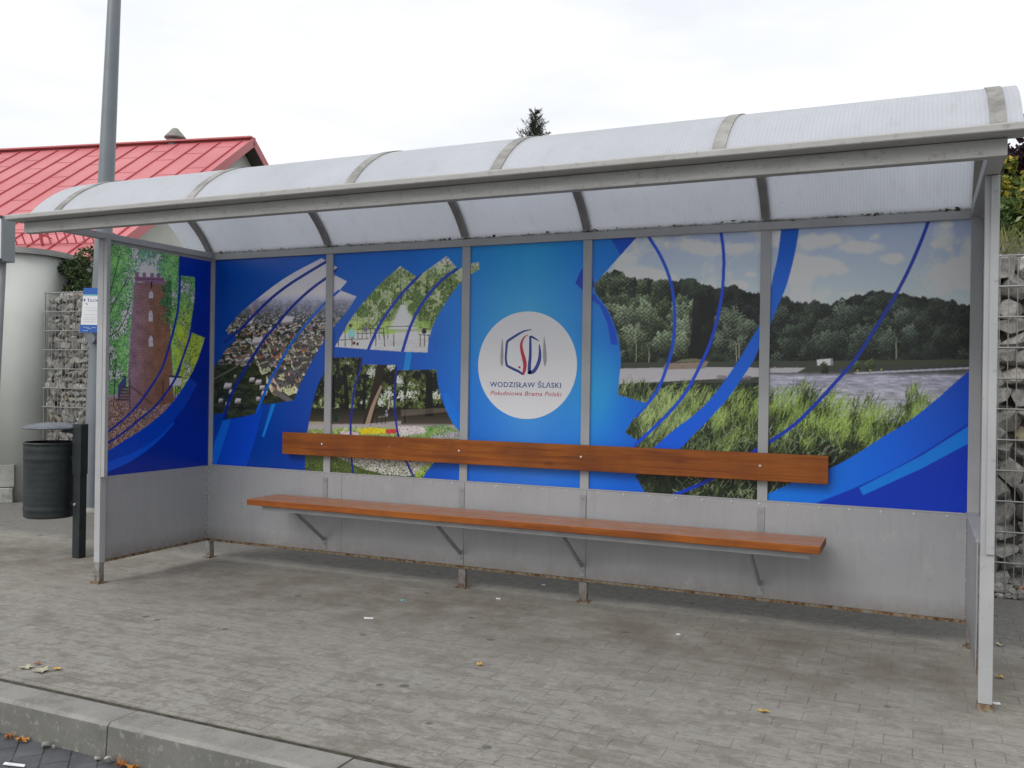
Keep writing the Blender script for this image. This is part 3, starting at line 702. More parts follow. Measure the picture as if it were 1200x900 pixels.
    cv.img[:] = grad(cv, V, [298, 330, 360, 385, 392, 415], [(196, 200, 190), (110, 128, 84), (92, 112, 62), (128, 138, 98), (172, 172, 168), (186, 184, 184)])
    leaf = fr & (V < 386)
    nD = 26000; uu = rng.uniform(388, 566, nD); vv = rng.uniform(300, 386, nD)
    dens = f1[np.clip(cv.px(np.stack([uu, vv], -1))[1].astype(int), 0, H-1), np.clip(cv.px(np.stack([uu, vv], -1))[0].astype(int), 0, W-1)]
    keep = (rng.random(nD) < np.clip((vv-296)/34, 0.1, 1))
    cols = np.where((dens > 0.52)[:, None], pick(rng, [(140, 158, 98), (168, 182, 126), (120, 140, 80), (204, 208, 190)], nD), pick(rng, [(52, 68, 34), (72, 90, 46), (96, 116, 62), (40, 50, 30)], nD))
    cv.dots(uu[keep], vv[keep], cols[keep], rng.uniform(0.5, 1.7, nD)[keep], leaf)
    cv.strokes(*[np.array(a, float) for a in ([403, 418, 432, 442, 455, 470, 470.5, 500, 501, 503, 506, 515, 523, 530, 498, 492], [388, 384, 380, 384, 378, 364, 366, 345, 372, 352, 378, 352, 330, 342, 382, 384], [406, 420, 434, 444, 457, 468, 469, 500, 501, 498, 500, 522, 524, 526, 496, 491], [350, 345, 338, 346, 346, 312, 312, 315, 315, 322, 330, 318, 300, 318, 345, 350], [0]*16)], np.array([(38, 34, 28)]*16, float), fr, 70, 2)
    for (u0, u1, col) in ((392, 430, (184, 186, 178)), (430, 500, (200, 198, 198)), (484, 510, (170, 170, 165))):
        cv.fill([(u0, 396), (u1, 390), (u1+2, 415), (u0-6, 412)], col, fr, .75)
    cv.fill([(400, 378), (424, 376), (424, 388), (396, 392)], (150, 176, 92), fr, .6); cv.fill([(448, 376), (463, 376), (463, 392), (446, 393)], (132, 158, 76), fr, .7); cv.fill([(486, 376), (505, 376), (503, 386), (486, 386)], (120, 146, 70), fr, .7)
    ft = np.exp(-(((U-472)/(2.6+np.clip(V-358, 0, 40)*0.42))**2))*(V > 357)*(V < 386)
    ft = np.clip(ft*(1.1+0.5*f2), 0, 1)[..., None]; cv.img = cv.img*(1-ft)+np.array([208, 210, 214])*ft
    cv.fill([(452, 392), (488, 388), (500, 414), (430, 412)], (196, 194, 196), fr, .7)
    nb = 240; ub = rng.uniform(432, 500, nb); vb = rng.uniform(398, 413, nb); cv.strokes(ub, vb, ub+rng.uniform(6, 16, nb), vb-rng.uniform(0, 1.6, nb), np.zeros(nb), pick(rng, [(150, 148, 150), (164, 162, 164)], nb, 6), fr, 26, 0)
    for (a, b_) in (((396, 398.5), (432, 397)), ((418, 386), (454, 384.5)), ((418, 391), (452, 390)), ((452, 383), (487, 382)), ((490, 392), (504, 393)), ((492, 384), (505, 386))):
        cv.band([a, ((a[0]+b_[0])/2, (a[1]+b_[1])/2), b_], 0.8, (60, 52, 48), None, fr)
    for u in list(range(404, 456, 5)): cv.fill([(u, 385), (u+.8, 385), (u+.8, 397), (u, 397)], (70, 58, 52), fr)
    for u in (396, 404, 412, 440, 450, 461, 492, 497, 502): cv.fill([(u, 392), (u+1, 392), (u+1, 406), (u, 406)], (58, 50, 46), fr)
    cv.dots(np.array([412.0, 410, 414]), np.array([389., 392, 392]), np.array([(122, 176, 180)]*3, float), np.array([11., 9, 9]), fr); cv.dots(np.array([410.5]), np.array([381.5]), np.array([(62, 44, 36)], float), np.array([6.]), fr)
    cv.dots(np.array([428., 497, 415, 419]), np.array([386., 388, 402, 403]), np.array([(96, 90, 112), (40, 38, 44), (90, 50, 48), (50, 40, 40)], float), np.array([8., 9, 6, 5]), fr)
    fount_img = np.clip((cv.img-110)*1.18+112, 4, 225)
    fm = cv.mask(np.vstack([spline([(392.5, 406.4), (402, 389.6), (413, 371), (431.7, 347.5), (450.3, 328), (469, 311.8)]), [(487, 323.4)], [(487.5, 325)], spline([(487.5, 325), (501.7, 315.7), (523.5, 300)]), [(535, 313.5)], [(538, 315.5)],
        spline([(540.6, 314), (549, 310), (561, 307)]), [(561.6, 315.7)], spline([(561.6, 315.7), (551.5, 322), (540.6, 330.4), (528, 346), (517, 363), (508, 380), (502.5, 399), (501, 413)]), [(470.6, 412)], [(433, 409.5)]]))
    FL = [[(500, 313), (487, 327), (472, 343), (455, 364.7), (442.6, 385), (431, 411)], [(560, 299), (535, 315.7), (518.8, 327.3), (503, 344.5), (490.8, 362.3), (480, 385), (471, 414)]]

    # ---------- photo: park with flower beds
    cv.img = np.zeros_like(base); pr_ = (U > 352) & (U < 545) & (V > 410)
    p1 = vnoise(H, W, 22, rng, 5, .6)
    cv.img[:] = grad(cv, V, [415, 470, 482, 496, 499, 505, 520, 545, 562], [(30, 32, 24), (26, 26, 20), (38, 36, 28), (66, 60, 52), (128, 122, 122), (104, 112, 78), (92, 104, 66), (66, 74, 44), (60, 72, 34)])
    nD = 20000; uu = rng.uniform(356, 530, nD); vv = rng.uniform(414, 478, nD); ci, ri = cv.px(np.stack([uu, vv], -1)); dd = p1[np.clip(ri.astype(int), 0, H-1), np.clip(ci.astype(int), 0, W-1)]
    cols = np.where((dd > 0.66)[:, None], pick(rng, [(150, 156, 146), (96, 108, 66), (120, 130, 86)], nD), np.where((dd > 0.48)[:, None], pick(rng, [(58, 66, 36), (74, 84, 46)], nD), pick(rng, [(18, 20, 14), (30, 34, 22), (12, 12, 10)], nD, 6)))
    cv.dots(uu, vv, cols, rng.uniform(0.6, 2.4, nD), pr_)
    for (u, v, w, h) in ((454, 462, 12, 10), (471, 464, 7, 8), (480, 462, 10, 7), (436, 436, 9, 9), (458, 430, 7, 6), (445, 470, 6, 8), (468, 446, 6, 7), (510, 463, 7, 8)):
        k = int(60); uu = u+rng.normal(0, w/3, k); vv = v+rng.normal(0, h/3, k); cv.dots(uu, vv, pick(rng, [(164, 168, 166), (186, 188, 190), (130, 140, 116)], k), rng.uniform(1, 3, k), pr_)
    for (a, b_, c_, w0, w1, col) in (((446, 428), (440, 460), (430, 499), 9, 11, (42, 34, 27)), ((447, 452), (437, 476), (430, 499), 2.6, 5.5, (122, 106, 92)), ((403, 430), (406, 460), (406, 480), 4, 6, (14, 12, 10)), ((428, 440), (427, 460), (426, 480), 3, 4, (20, 17, 14)),
                                     ((475, 448), (474.5, 475), (474.5, 496), 1.2, 1.8, (20, 18, 16)), ((503, 436), (503, 465), (503, 488), 7, 10, (15, 13, 10)), ((456, 455), (456, 470), (455, 480), 1, 1, (150, 146, 140)), ((390, 440), (390, 460), (389, 478), 5, 7, (12, 12, 9))):
        cv.band([a, b_, c_], w0, col, w1, pr_)
    cv.fill([(360, 497), (425, 497), (470, 493), (470, 497), (410, 503), (360, 503)], (132, 126, 128), pr_, .8); cv.fill([(470, 488), (530, 482), (520, 478), (470, 480)], (104, 96, 88), pr_, .55); cv.fill([(361, 494), (383, 494), (383, 497), (361, 497)], (160, 156, 130), pr_, .6)
    def flowers(poly, pal, n, r0=0.7, r1=2.2):
        p = np.array(poly, float); m_ = cv.mask(poly) & pr_; u = rng.uniform(p[:, 0].min(), p[:, 0].max(), n); v = rng.uniform(p[:, 1].min(), p[:, 1].max(), n)
        cv.dots(u, v, pick(rng, pal, n, 12), rng.uniform(r0, r1, n), m_)
    flowers([(364, 503), (420, 500), (540, 503), (545, 512), (360, 512)], [(120, 136, 84), (92, 112, 60), (150, 160, 110)], 2500)
    flowers([(419, 503), (435, 501), (455, 503), (452, 508), (424, 509)], [(196, 160, 20), (206, 172, 40), (180, 120, 20)], 1300)
    flowers([(452, 503), (465, 503), (464, 508), (452, 508)], [(140, 40, 44), (160, 60, 60)], 500)
    flowers([(400, 505), (420, 507), (420, 511), (398, 511)], [(170, 120, 130), (186, 170, 172)], 400)
    flowers([(463, 499), (498, 500), (500, 508), (470, 512)], [(168, 158, 162), (140, 120, 120), (188, 180, 180)], 1200)
    flowers([(505, 510), (522, 504), (536, 506), (542, 514), (505, 514)], [(120, 110, 126), (150, 142, 156), (90, 100, 80)], 900)
    flowers([(468, 512), (500, 506), (495, 500), (520, 497), (535, 505), (505, 512)], [(64, 96, 52), (84, 118, 62)], 900)
    flowers([(395, 536), (410, 530), (515, 535), (500, 551), (478, 558), (450, 556), (425, 549)], [(170, 166, 160), (196, 192, 188), (110, 112, 96), (60, 60, 44), (142, 138, 132)], 7000, .6, 1.7)
    flowers([(357, 540), (400, 538), (440, 556), (400, 554), (357, 552)], [(38, 46, 26), (60, 74, 36), (84, 98, 50)], 2500, .6, 1.8)
    flowers([(480, 562), (492, 548), (512, 540), (500, 562)], [(96, 116, 48), (130, 146, 66)], 900)
    cv.dots(np.array([453., 453]), np.array([482., 486]), np.array([(120, 112, 130), (110, 104, 122)], float), np.array([4., 6]), pr_)
    cv.fill([(443, 488), (452, 487), (452, 488.5), (443, 490)], (92, 84, 78), pr_)
    for u in (441, 447, 451): cv.fill([(u, 489), (u+1, 489), (u+1, 497), (u, 497)], (34, 30, 28), pr_)
    cv.fill([(391, 485), (396, 485), (396, 494), (391, 494)], (22, 44, 40), pr_)
    park_img = np.clip((cv.img-58)*1.22+50, 3, 235)
    pm = cv.mask(np.vstack([[(425, 419)], [(424, 427)], [(465, 427.8)], [(465.5, 434)], [(511.4, 433)], spline([(511.4, 433), (513, 449), (516.8, 465), (522, 479), (530, 495.3), (541, 512), (530, 525), (508, 543), (493, 563)]), [(357, 560)],
        spline([(357.5, 545), (357.7, 532.7), (359, 510), (361.2, 500.7), (365.7, 475.8), (372.8, 451), (379, 438.5), (387, 419)])]))
    KL = [[(424, 418), (423.4, 427), (416, 452.7), (412.8, 475.8), (411, 493.6), (411, 508), (412, 536), (414, 560)], [(466, 425), (463, 452.7), (462.5, 475.8), (464.3, 495.3), (467, 511), (476, 540), (488, 565)]]

    # ---------- photo: lake shore with trees and reeds
    cv.img = np.zeros_like(base); lk = (U > 690)
    c1 = vnoise(H, W, 150, rng, 6, .55); c2 = vnoise(H, W, 60, rng, 5, .55)
    cv.img[:] = grad(cv, V, [255, 350], [(132, 144, 180), (160, 170, 202)])
    # clouds
    cl = np.zeros((H, W))
    for (u, v, a, b_, k) in ((745, 325, 34, 13, 1), (775, 330, 20, 10, .8), (830, 289, 36, 11, .8), (865, 290, 24, 8, .7), (866, 335, 14, 8, 1), (880, 322, 9, 3, .7), (955, 282, 34, 9, .8), (1010, 290, 30, 9, .9), (960, 312, 32, 11, 1), (985, 316, 16, 7, .8), (1046, 303, 22, 7, .9), (1025, 277, 10, 8, .7), (1098, 286, 8, 4, .9), (1112, 292, 5, 3, .5), (1120, 318, 22, 11, .95), (1130, 335, 14, 6, .5), (1000, 345, 14, 4, .7), (1110, 262, 10, 4, .6), (930, 326, 12, 5, .6), (700, 300, 20, 20, .3)):
        cl = np.maximum(cl, k*np.exp(-(((U-u)/a)**2+((V-v)/b_)**2)*1.4))
    cl = np.clip((cl*1.1+ (c2-0.5)*1.5 + (c1-.5)*1.2 - 0.06)*1.7, 0, 1)*0.9
    cv.img = cv.img*(1-cl[..., None])+np.array([196, 190, 204])*cl[..., None]
    # far bank
    tl = np.interp(U, [690, 700, 712, 722, 730, 735, 745, 746, 757, 768, 776, 788, 800, 810, 820, 832, 845, 855, 866, 878, 890, 900, 910, 921, 930, 940, 955, 966, 975, 988, 1000, 1011, 1030, 1045, 1062, 1080, 1100, 1115, 1125, 1150],
                   [336, 330, 320, 315, 320, 326, 324, 328, 325, 329, 330, 328, 328, 326, 332, 334, 338, 333, 336, 341, 342, 348, 350, 347, 353, 355, 353, 355, 358, 350, 347, 345, 340, 341, 345, 348, 350, 353, 356, 357])
    jag = (vnoise(1, W, 14, rng, 4, .7)[0]-0.5)*9
    trees = V > tl+jag[None]
    g = vnoise(H, W, 34, rng, 4, .6); h = vnoise(H, W, 6, rng, 2)
    dark = lerp((13, 17, 16), (52, 62, 50), np.clip((g-0.32)*2.2, 0, 1)); dark *= (0.7+0.6*h)[..., None]
    cv.img[trees] = dark[trees]
    # rounded crowns, each lit from the upper left
    def crown(u, v, r, pal, n, where):
        a = rng.uniform(0, 2*np.pi, n); q = rng.random(n)**.6*(1+rng.normal(0, .12, n)); ph = rng.uniform(0, 6, 3); lob = 1+.22*np.sin(2*a+ph[0])+.16*np.sin(5*a+ph[1])+.12*np.sin(9*a+ph[2]); du = np.cos(a)*q*r*lob; dv = np.sin(a)*q*r*lob*1.1
        b_ = np.clip(0.42-0.36*dv/r-0.16*du/r+.22*np.sin(du*1.1+ph[0])*np.sin(dv*1.3+ph[1])+rng.normal(0, .2, n), 0, 1)[:, None]**1.3
        cols = (np.array(pal[0])*.8*(1-b_)+np.array(pal[1])*1.12*b_)+rng.normal(0, 7, (n, 1)); cv.dots(u+du, v+dv, np.clip(cols, 4, 220), rng.uniform(.5, 1.8, n), where)
    hs = lk & (V < 436)
    for k in range(150):
        u = rng.uniform(900, 1145); t0 = np.interp(u, [900, 940, 1000, 1030, 1062, 1145], [350, 354, 348, 341, 345, 357])
        v = t0+4+rng.random()**.8*66; r = rng.uniform(5, 12); f = max(0, 1-(u-1040)/150) if u > 1040 else 1
        crown(u, v, r, [(12, 17, 14), tuple(np.array([(64, 78, 62), (52, 64, 54), (76, 88, 72)][k % 3])*(.5+.5*f))], int(r*r*9), hs & (V > tl+jag[None]-1))
    for k in range(46):
        u = rng.uniform(770, 900); v = np.interp(u, [770, 820, 900], [335, 338, 347])+rng.random()*50+3; crown(u, v, rng.uniform(5, 10), [(9, 12, 11), (40, 48, 44)], 620, hs & (V > tl+jag[None]-1))
    for k in range(70):
        u = rng.uniform(700, 812); v = rng.uniform(328, 418)
        if u > 785 and v < 352: continue
        crown(u, v, rng.uniform(6, 12), [(22, 28, 18), [(92, 106, 78), (78, 92, 64), (110, 124, 96)][k % 3]], 950, hs & (V > tl+jag[None]-1))
    for (u, v, r) in ((758, 370, 13), (735, 372, 14), (745, 395, 13), (795, 370, 12), (800, 388, 12), (798, 405, 12), (775, 400, 10), (812, 360, 6)):
        crown(u, v, r, [(38, 46, 32), (132, 146, 118)], 1700, hs)
    for (u, v, r) in ((848, 376, 12), (860, 380, 14), (872, 392, 14), (850, 395, 12), (865, 408, 12), (882, 385, 8), (826, 388, 5), (845, 404, 8)):
        crown(u, v, r, [(20, 26, 20), (98, 110, 90)], 1400, hs)
    for (u, v, r) in ((991, 369, 13), (1060, 372, 10), (1068, 392, 9), (1010, 395, 14), (1040, 402, 12), (970, 400, 14)): crown(u, v, r, [(26, 36, 30), (96, 108, 94)], 900, hs)
    cv.fill([(812, 350), (838, 345), (836, 400), (826, 424), (806, 418), (811, 385)], (12, 15, 14), hs, .75)
    cv.strokes(*[np.array(a, float) for a in ([745, 744, 760, 863, 866, 1050], [424, 402, 428, 424, 420, 420], [746, 745, 761, 862, 866, 1050], [395, 378, 408, 400, 396, 395], [0]*6)], np.array([(140, 140, 126)]*6, float), hs, 60, 1)
    # shore, beach and water
    cv.fill([(786, 426), (800, 421), (815, 420), (838, 425), (900, 427), (900, 433), (730, 433)], (92, 92, 72), lk); cv.fill([(720, 425), (1150, 421), (1150, 446), (720, 450)], (54, 58, 50), lk)
    cv.fill([(724, 432), (820, 430), (900, 431), (944, 431), (930, 439), (880, 442), (724, 450)], (146, 144, 146), lk); cv.fill([(780, 426), (830, 424), (826, 432), (776, 433)], (118, 104, 94), lk)
    w_ = lk & (U > 895) & (V > 437-(U-900)*0.012)
    rip = vnoise(H, int(W/8)+1, 3.2, rng, 3, .8).repeat(8, axis=1)[:, :W]
    wat = grad(cv, V, [430, 437, 441, 446, 470, 560], [(60, 60, 62), (70, 70, 72), (146, 146, 160), (134, 134, 148), (146, 146, 154), (130, 130, 138)])*(0.66+0.68*rip)[..., None]
    cv.img[w_] = wat[w_]
    cv.fill([(1020, 434), (1142, 427), (1142, 431), (1040, 437)], (52, 52, 54), lk); cv.fill([(1000, 436.5), (1142, 430), (1142, 432), (1005, 438.5)], (150, 150, 160), lk); cv.fill([(960, 425), (1145, 421), (1145, 424), (960, 429)], (56, 62, 44), lk)
    cv.fill([(957, 421.5), (975.5, 420), (976, 428), (958, 428.5)], (176, 172, 186), lk); cv.fill([(973, 420), (976, 420), (976, 428), (973, 428)], (120, 118, 130), lk)
    crown(966, 431, 5, [(24, 32, 20), (58, 70, 44)], 500, lk); crown(1019, 428, 6, [(30, 42, 24), (84, 100, 60)], 500, lk); crown(1004, 429, 4, [(30, 42, 24), (84, 100, 60)], 300, lk)
    cv.dots(np.array([985., 1005, 1020, 1033, 908, 934, 800, 870]), np.array([434., 434, 434, 433, 431, 430, 430, 434]), np.array([(30, 60, 150), (190, 160, 60), (170, 160, 80), (180, 170, 80), (150, 120, 110), (90, 80, 80), (110, 60, 50), (150, 70, 60)], float), np.array([3., 2, 2, 2, 2.5, 2, 2, 2]), lk)
    n = 260; cv.dots(rng.uniform(840, 880, n), rng.uniform(440, 445, n), pick(rng, [(90, 86, 90)], n, 6), np.full(n, 1.0), lk)
    # reeds
    env = np.interp(U, [690, 720, 745, 770, 800, 830, 870, 900, 915, 930, 944, 955, 975, 990, 1020, 1036, 1055, 1068, 1090, 1112, 1140], [450, 442, 436, 448, 440, 447, 447, 445, 446, 444, 436, 449, 450, 458, 455, 470, 466, 440, 462, 456, 452])
    dz = vnoise(H, W, 30, rng, 4, .6); rm = lk & (V > env+14+dz*30)
    bk = lerp((16, 20, 12), (44, 58, 22), np.clip(1.3-(V-470)/70, 0, 1))*(0.55+0.9*vnoise(H, W, 5, rng, 2))[..., None]
    cv.img[rm] = bk[rm]
    for lay in range(5):
        n = 5200; u = rng.uniform(690, 1145, n); e = np.interp(u, [690, 720, 745, 770, 800, 830, 870, 900, 915, 930, 944, 955, 975, 990, 1020, 1036, 1055, 1068, 1090, 1112, 1140], [450, 442, 436, 448, 440, 447, 447, 445, 446, 444, 436, 449, 450, 458, 455, 470, 466, 440, 462, 456, 452])
        vb_ = e+6+rng.random(n)**.62*130+lay*2; ln = rng.uniform(6, 22, n); tip = np.maximum(vb_-ln, e-2+rng.uniform(0, 12, n)); lean = rng.normal(0.28, .3, n)*ln
        q = np.clip((vb_-495)/60, 0, 1); ci_, ri_ = cv.px(np.stack([u, vb_], -1)); cn = dz[np.clip(ri_.astype(int), 0, H-1), np.clip(ci_.astype(int), 0, W-1)]
        b_ = np.clip(rng.random(n)*1.1+(cn-.5)*2.6+.12-q*1.0-np.clip((u-740)/-60, 0, .3), 0, 1)[:, None]
        left = np.clip((u-690)/200, 0, 1)[:, None]
        cols = np.array([18, 25, 12])*(1-b_)+(np.array([128, 142, 98])*(1-left)+np.array([124, 146, 70])*left)*b_+rng.normal(0, 12, (n, 1))+np.array([2, 2, 4])
        cv.strokes(u, vb_, u+lean, tip, rng.normal(0, 3, n), np.clip(cols, 4, 225), lk, 26, 1)
    n = 700; u = rng.uniform(790, 985, n); v = rng.uniform(500, 590, n); cv.strokes(u, v, u+rng.normal(2, 5, n), v-rng.uniform(2, 9, n), np.zeros(n), pick(rng, [(110, 124, 92), (132, 140, 118), (70, 88, 42)], n), lk, 20, 0)
    lake_img = np.clip((cv.img-90)*1.06+92, 4, 225)
    left_edge = spline([(697.8, 343), (712.5, 364), (721.7, 386), (726.3, 406), (727.5, 421), (727, 431), (723.7, 462.5)])
    lm = cv.mask(np.vstack([[(748, 276)], [(696, 334)], left_edge, [(758.7, 473)], [(745.4, 486)], [(732.2, 507)], [(747, 516)], [(741, 524)], [(744, 557)], [(757, 579)], [(760, 605)], [(885, 605)], low[::-1], [(1150, 431)], [(1150, 250)], [(748, 250)]]))
    WB = np.vstack([spline([(916, 262), (911.7, 297.7), (906, 323.7), (903, 336.7), (890.3, 378.7), (879.3, 398.8), (861, 429), (836, 463.4), (813.4, 486), (790.8, 503), (764, 526), (735, 548)]),
                    spline([(740, 560), (794.5, 527), (809.6, 512.5), (828.5, 493.7), (851.2, 469), (870, 442.7), (883.3, 422), (890.3, 406), (903, 380), (911.7, 358.3), (922.5, 332.3), (932.3, 293.3), (937.4, 262)])])
    LL = [[(755, 268), (761, 278.7), (773, 298), (782, 318), (787.7, 338.3), (790.4, 360.3), (790.4, 384), (787.7, 408), (781, 431.3), (772, 454), (759.5, 472), (744, 489)],
          [(844, 266), (847.8, 294.3), (848, 316.3), (846.3, 342), (841.7, 367.7), (835.3, 393.3), (826, 417), (806, 456), (787, 480.4), (764.3, 503), (738, 527)],
          [(1090, 254), (1078.5, 284.7), (1063.3, 319.3), (1046, 351.8), (1028.7, 380), (1011.3, 408), (998.3, 426.5), (981, 446), (959.3, 469.8), (937.7, 491.5), (916, 508.8), (890, 525), (850, 552), (817, 569), (780, 584)]]
    # ---------- put the collage together
    out = base.copy()
    for im, m_ in ((town_img, town_mask), (fount_img, fm), (park_img, pm), (lake_img, lm)): out[m_] = im[m_]
    cv.img = out
    for p in TL: cv.band(p, 3.2, (10, 32, 118), None, town_mask | (V > 380))
    cv.band([(398, 340), (380, 356), (366.5, 371), (351, 389.6), (338, 408), (327.5, 427), (318, 443), (307, 468), (300, 486)], 3.0, (6, 78, 170), None, town_mask)
    for p in FL: cv.band(p, 3.4, (8, 44, 142), None, fm)
    for p in KL: cv.band(p, 2.4, (16, 26, 110), None, pm)
    cv.band(LL[0], 3.8, (8, 64, 168), None, lm); cv.band(LL[1], 3.8, (8, 58, 168), None, lm); cv.band(LL[2], 4.2, (8, 42, 140), None, lm)
    m_ = cv.mask(WB) & (lm | (V < 345)); gw = grad(cv, V, [262, 340, 450, 530], [(2, 70, 158), (4, 84, 182), (8, 78, 192), (10, 72, 190)]); cv.img[m_] = gw[m_]
    return cv
def paint_left():
    rng = np.random.default_rng(9)
    cv = Canvas('left', -D+0.03, -0.004, 0.668, 2.150, RS); U, V = cv.U, cv.V; H, W = cv.h, cv.w
    cv.img[:] = grad(cv, V, [290, 400, 550], [(0, 38, 136), (0, 32, 126), (0, 30, 120)])
    cv.img += (vnoise(H, W, 200, rng, 3)[..., None]-.5)*8
    outer = spline([(233, 418.4), (224, 438.7), (214.5, 454), (205, 468), (191, 483.8), (172.5, 499), (150.8, 513), (130.5, 525.8), (118, 530.5)])
    cv.fill(np.vstack([[(223, 443)], [(231, 450)], spline([(231, 450), (217.7, 474.4), (202, 495), (182, 519.5), (154, 540), (130.5, 551), (116, 557)]), [(116, 529)], spline([(121, 529), (150, 512), (190, 484), (214, 454), (223, 443)])]), (0, 50, 152))
    cv.fill(np.vstack([spline([(203.6, 494), (182, 515), (154, 531), (116, 545)]), spline([(116, 558), (130.5, 551), (154, 540), (182, 520), (204, 497)])]), (2, 66, 176))
    base = cv.img.copy()
    n1 = vnoise(H, W, 40, rng, 5, .6)
    cv.img[:] = np.array([150, 158, 176.])
    sk = np.exp(-(((U-150)/10.0)**2))[..., None]; cv.img = cv.img*(1-sk)+np.array([176, 170, 198.])*sk
    n = 90000; u = rng.uniform(116, 245, n); v = rng.uniform(280, 470, n)
    dens = np.clip(1.45-(u-118)/34, 0, 1); dens = np.maximum(dens, np.clip((u-184+(340-v)*0.12)/12, 0, 1.1)); dens = np.maximum(dens, np.clip((312-v)/20, 0, .75))
    ci, ri = cv.px(np.stack([u, v], -1)); q = n1[np.clip(ri.astype(int), 0, H-1), np.clip(ci.astype(int), 0, W-1)]
    k = rng.random(n) < dens*np.clip((q-0.28)*4, 0.10, 1)
    yel = np.clip((u-198)/12, 0, 1)*np.clip((v-340)/50, 0, 1); blu = (rng.random(n) < np.exp(-((u-172)/16)**2)*.45)[:, None]
    b_ = np.clip(q*1.6-.3+rng.normal(0, .22, n), 0, 1)[:, None]
    cols = np.array([26, 60, 34])*(1-b_)+np.array([112, 168, 90])*b_; cols = np.where(blu, np.array([58, 82, 112])*(.6+.8*b_), cols); cols = cols*(1-yel[:, None])+np.where(b_ > .45, [128, 150, 44], [62, 88, 28])*yel[:, None]
    cv.dots(u[k], v[k], np.clip(cols[k]+rng.normal(0, 8, (k.sum(), 1)), 4, 220), rng.uniform(.8, 2.6, n)[k])
    for a in (((122, 420), (128, 370), (150, 325)), ((122, 370), (130, 340), (140, 300)), ((124, 350), (126, 320), (128, 290)), ((120, 400), (140, 385), (152, 360)), ((126, 470), (126, 440), (130, 410)), ((134, 462), (135, 440), (136, 420))): cv.band(a, 1.1, (36, 44, 40))
    # ground litter
    gm = V > 462+ (vnoise(1, W, 30, rng, 3)[0]-.5)[None]*6
    cv.img[gm] = grad(cv, V, [460, 500, 530], [(122, 112, 124), (86, 70, 66), (90, 76, 72)])[gm]
    n = 26000; u = rng.uniform(116, 215, n); v = rng.uniform(466, 532, n); cv.dots(u, v, pick(rng, [(58, 40, 34), (96, 64, 48), (40, 28, 26), (150, 130, 128), (120, 92, 80), (74, 52, 44)], n, 14), rng.uniform(.6, 1.9, n), V > 466)
    # tower
    body = [(157.5, 331), (152.5, 400), (150, 440), (151, 470), (152.5, 480), (178, 478), (203.8, 471), (202, 430), (198.5, 370), (196, 331)]
    tm = cv.mask(body); t = np.clip((U-152)/50, 0, 1); br = lerp((104, 84, 100), (98, 70, 56), np.clip(t*1.6, 0, 1)); br = br*(0.74+.5*vnoise(H, W, 24, rng, 5, .7))[..., None]
    rows = (np.arange(H)//9 % 2)[:, None]; col = ((np.arange(W)[None]+rows*9)//1 % 18 < 1); br *= (1-.22*((np.arange(H) % 9 < 1)[:, None] | col))[..., None]
    cv.img[tm] = br[tm]
    dk = np.clip((V-430)/45, 0, 1)[..., None]; cv.img[tm] = (cv.img*(1-dk*.25)+np.array([70, 46, 30])*dk*.25)[tm]
    for (a, b_) in ((158.5, 162.5), (167, 171), (176, 180.5), (184, 188)): cv.fill([(a, 319+(a-158)*.05), (b_, 319+(a-158)*.05), (b_, 330), (a, 330)], (96, 72, 96))
    cv.fill([(158.5, 324), (191.5, 325), (195, 334.5), (158, 329)], (100, 74, 92)); cv.fill([(158, 326), (192, 327.5), (192, 328.5), (158, 327)], (58, 38, 44))
    cv.fill([(176.4, 330), (178.6, 330), (178.2, 338), (176.8, 338)], (30, 22, 36))
    n = 5200; u = rng.uniform(186, 201, n); v = rng.uniform(322, 380, n); kk = rng.random(n) < np.clip((u-188-4*np.sin(v*.35))/9, 0, 1)*np.clip((384-v)/30, 0, 1)*np.clip((v-320-(200-u))/14, 0, 1)*.55; cv.dots(u[kk], v[kk], pick(rng, [(30, 70, 42), (48, 96, 52), (24, 50, 34)], n)[kk], rng.uniform(.8, 2.4, n)[kk])
    for (u, v) in ((177, 345.5), (176.6, 370.5), (176.8, 400)):
        h = 6 if v > 350 else 4
        cv.fill(np.vstack([[(u-2.3, v+h)], spline([(u-2.3, v-h*.3), (u-1.6, v-h*.75), (u, v-h*1.15), (u+1.6, v-h*.75), (u+2.3, v-h*.3)], 4), [(u+2.3, v+h)]]), (186, 184, 224))
        for du in (-.75, .75): cv.fill([(u+du-.25, v-h), (u+du+.25, v-h), (u+du+.25, v+h), (u+du-.25, v+h)], (110, 104, 150))
        cv.fill([(u-2.3, v-.3), (u+2.3, v-.3), (u+2.3, v+.3), (u-2.3, v+.3)], (110, 104, 150))
    cv.fill([(145, 443), (148, 441), (148, 452), (138, 468), (138, 452)], (46, 48, 84))
    for i in range(5): cv.fill([(143-i*1.3, 453+i*3.6), (151, 453+i*3.6), (151, 454.6+i*3.6), (142-i*1.3, 454.6+i*3.6)], (34, 28, 36)); cv.fill([(143-i*1.3, 454.6+i*3.6), (151, 454.6+i*3.6), (151, 456.2+i*3.6), (142-i*1.3, 456.2+i*3.6)], (84, 66, 72))
    for a in (((135, 440), (134, 458), (133, 477)), ((152, 444), (152, 462), (152, 479)), ((138, 441), (143, 441), (148, 441)), ((152, 452), (165, 462), (178, 474)), ((191, 446), (191, 458), (191, 470))): cv.band(a, 1.0, (28, 26, 34))
    cv.fill([(198.5, 442), (213, 443), (212, 452.5), (199, 451.5)], (140, 140, 158)); cv.fill([(198, 440), (213.5, 441), (213.5, 443), (198, 442)], (26, 26, 36))
    for u in (206, 209, 212): cv.fill([(u-.6, 452), (u+.4, 452), (u-.4, 466), (u-1.2, 466)], (30, 40, 30))
    pic = cv.img*1.22
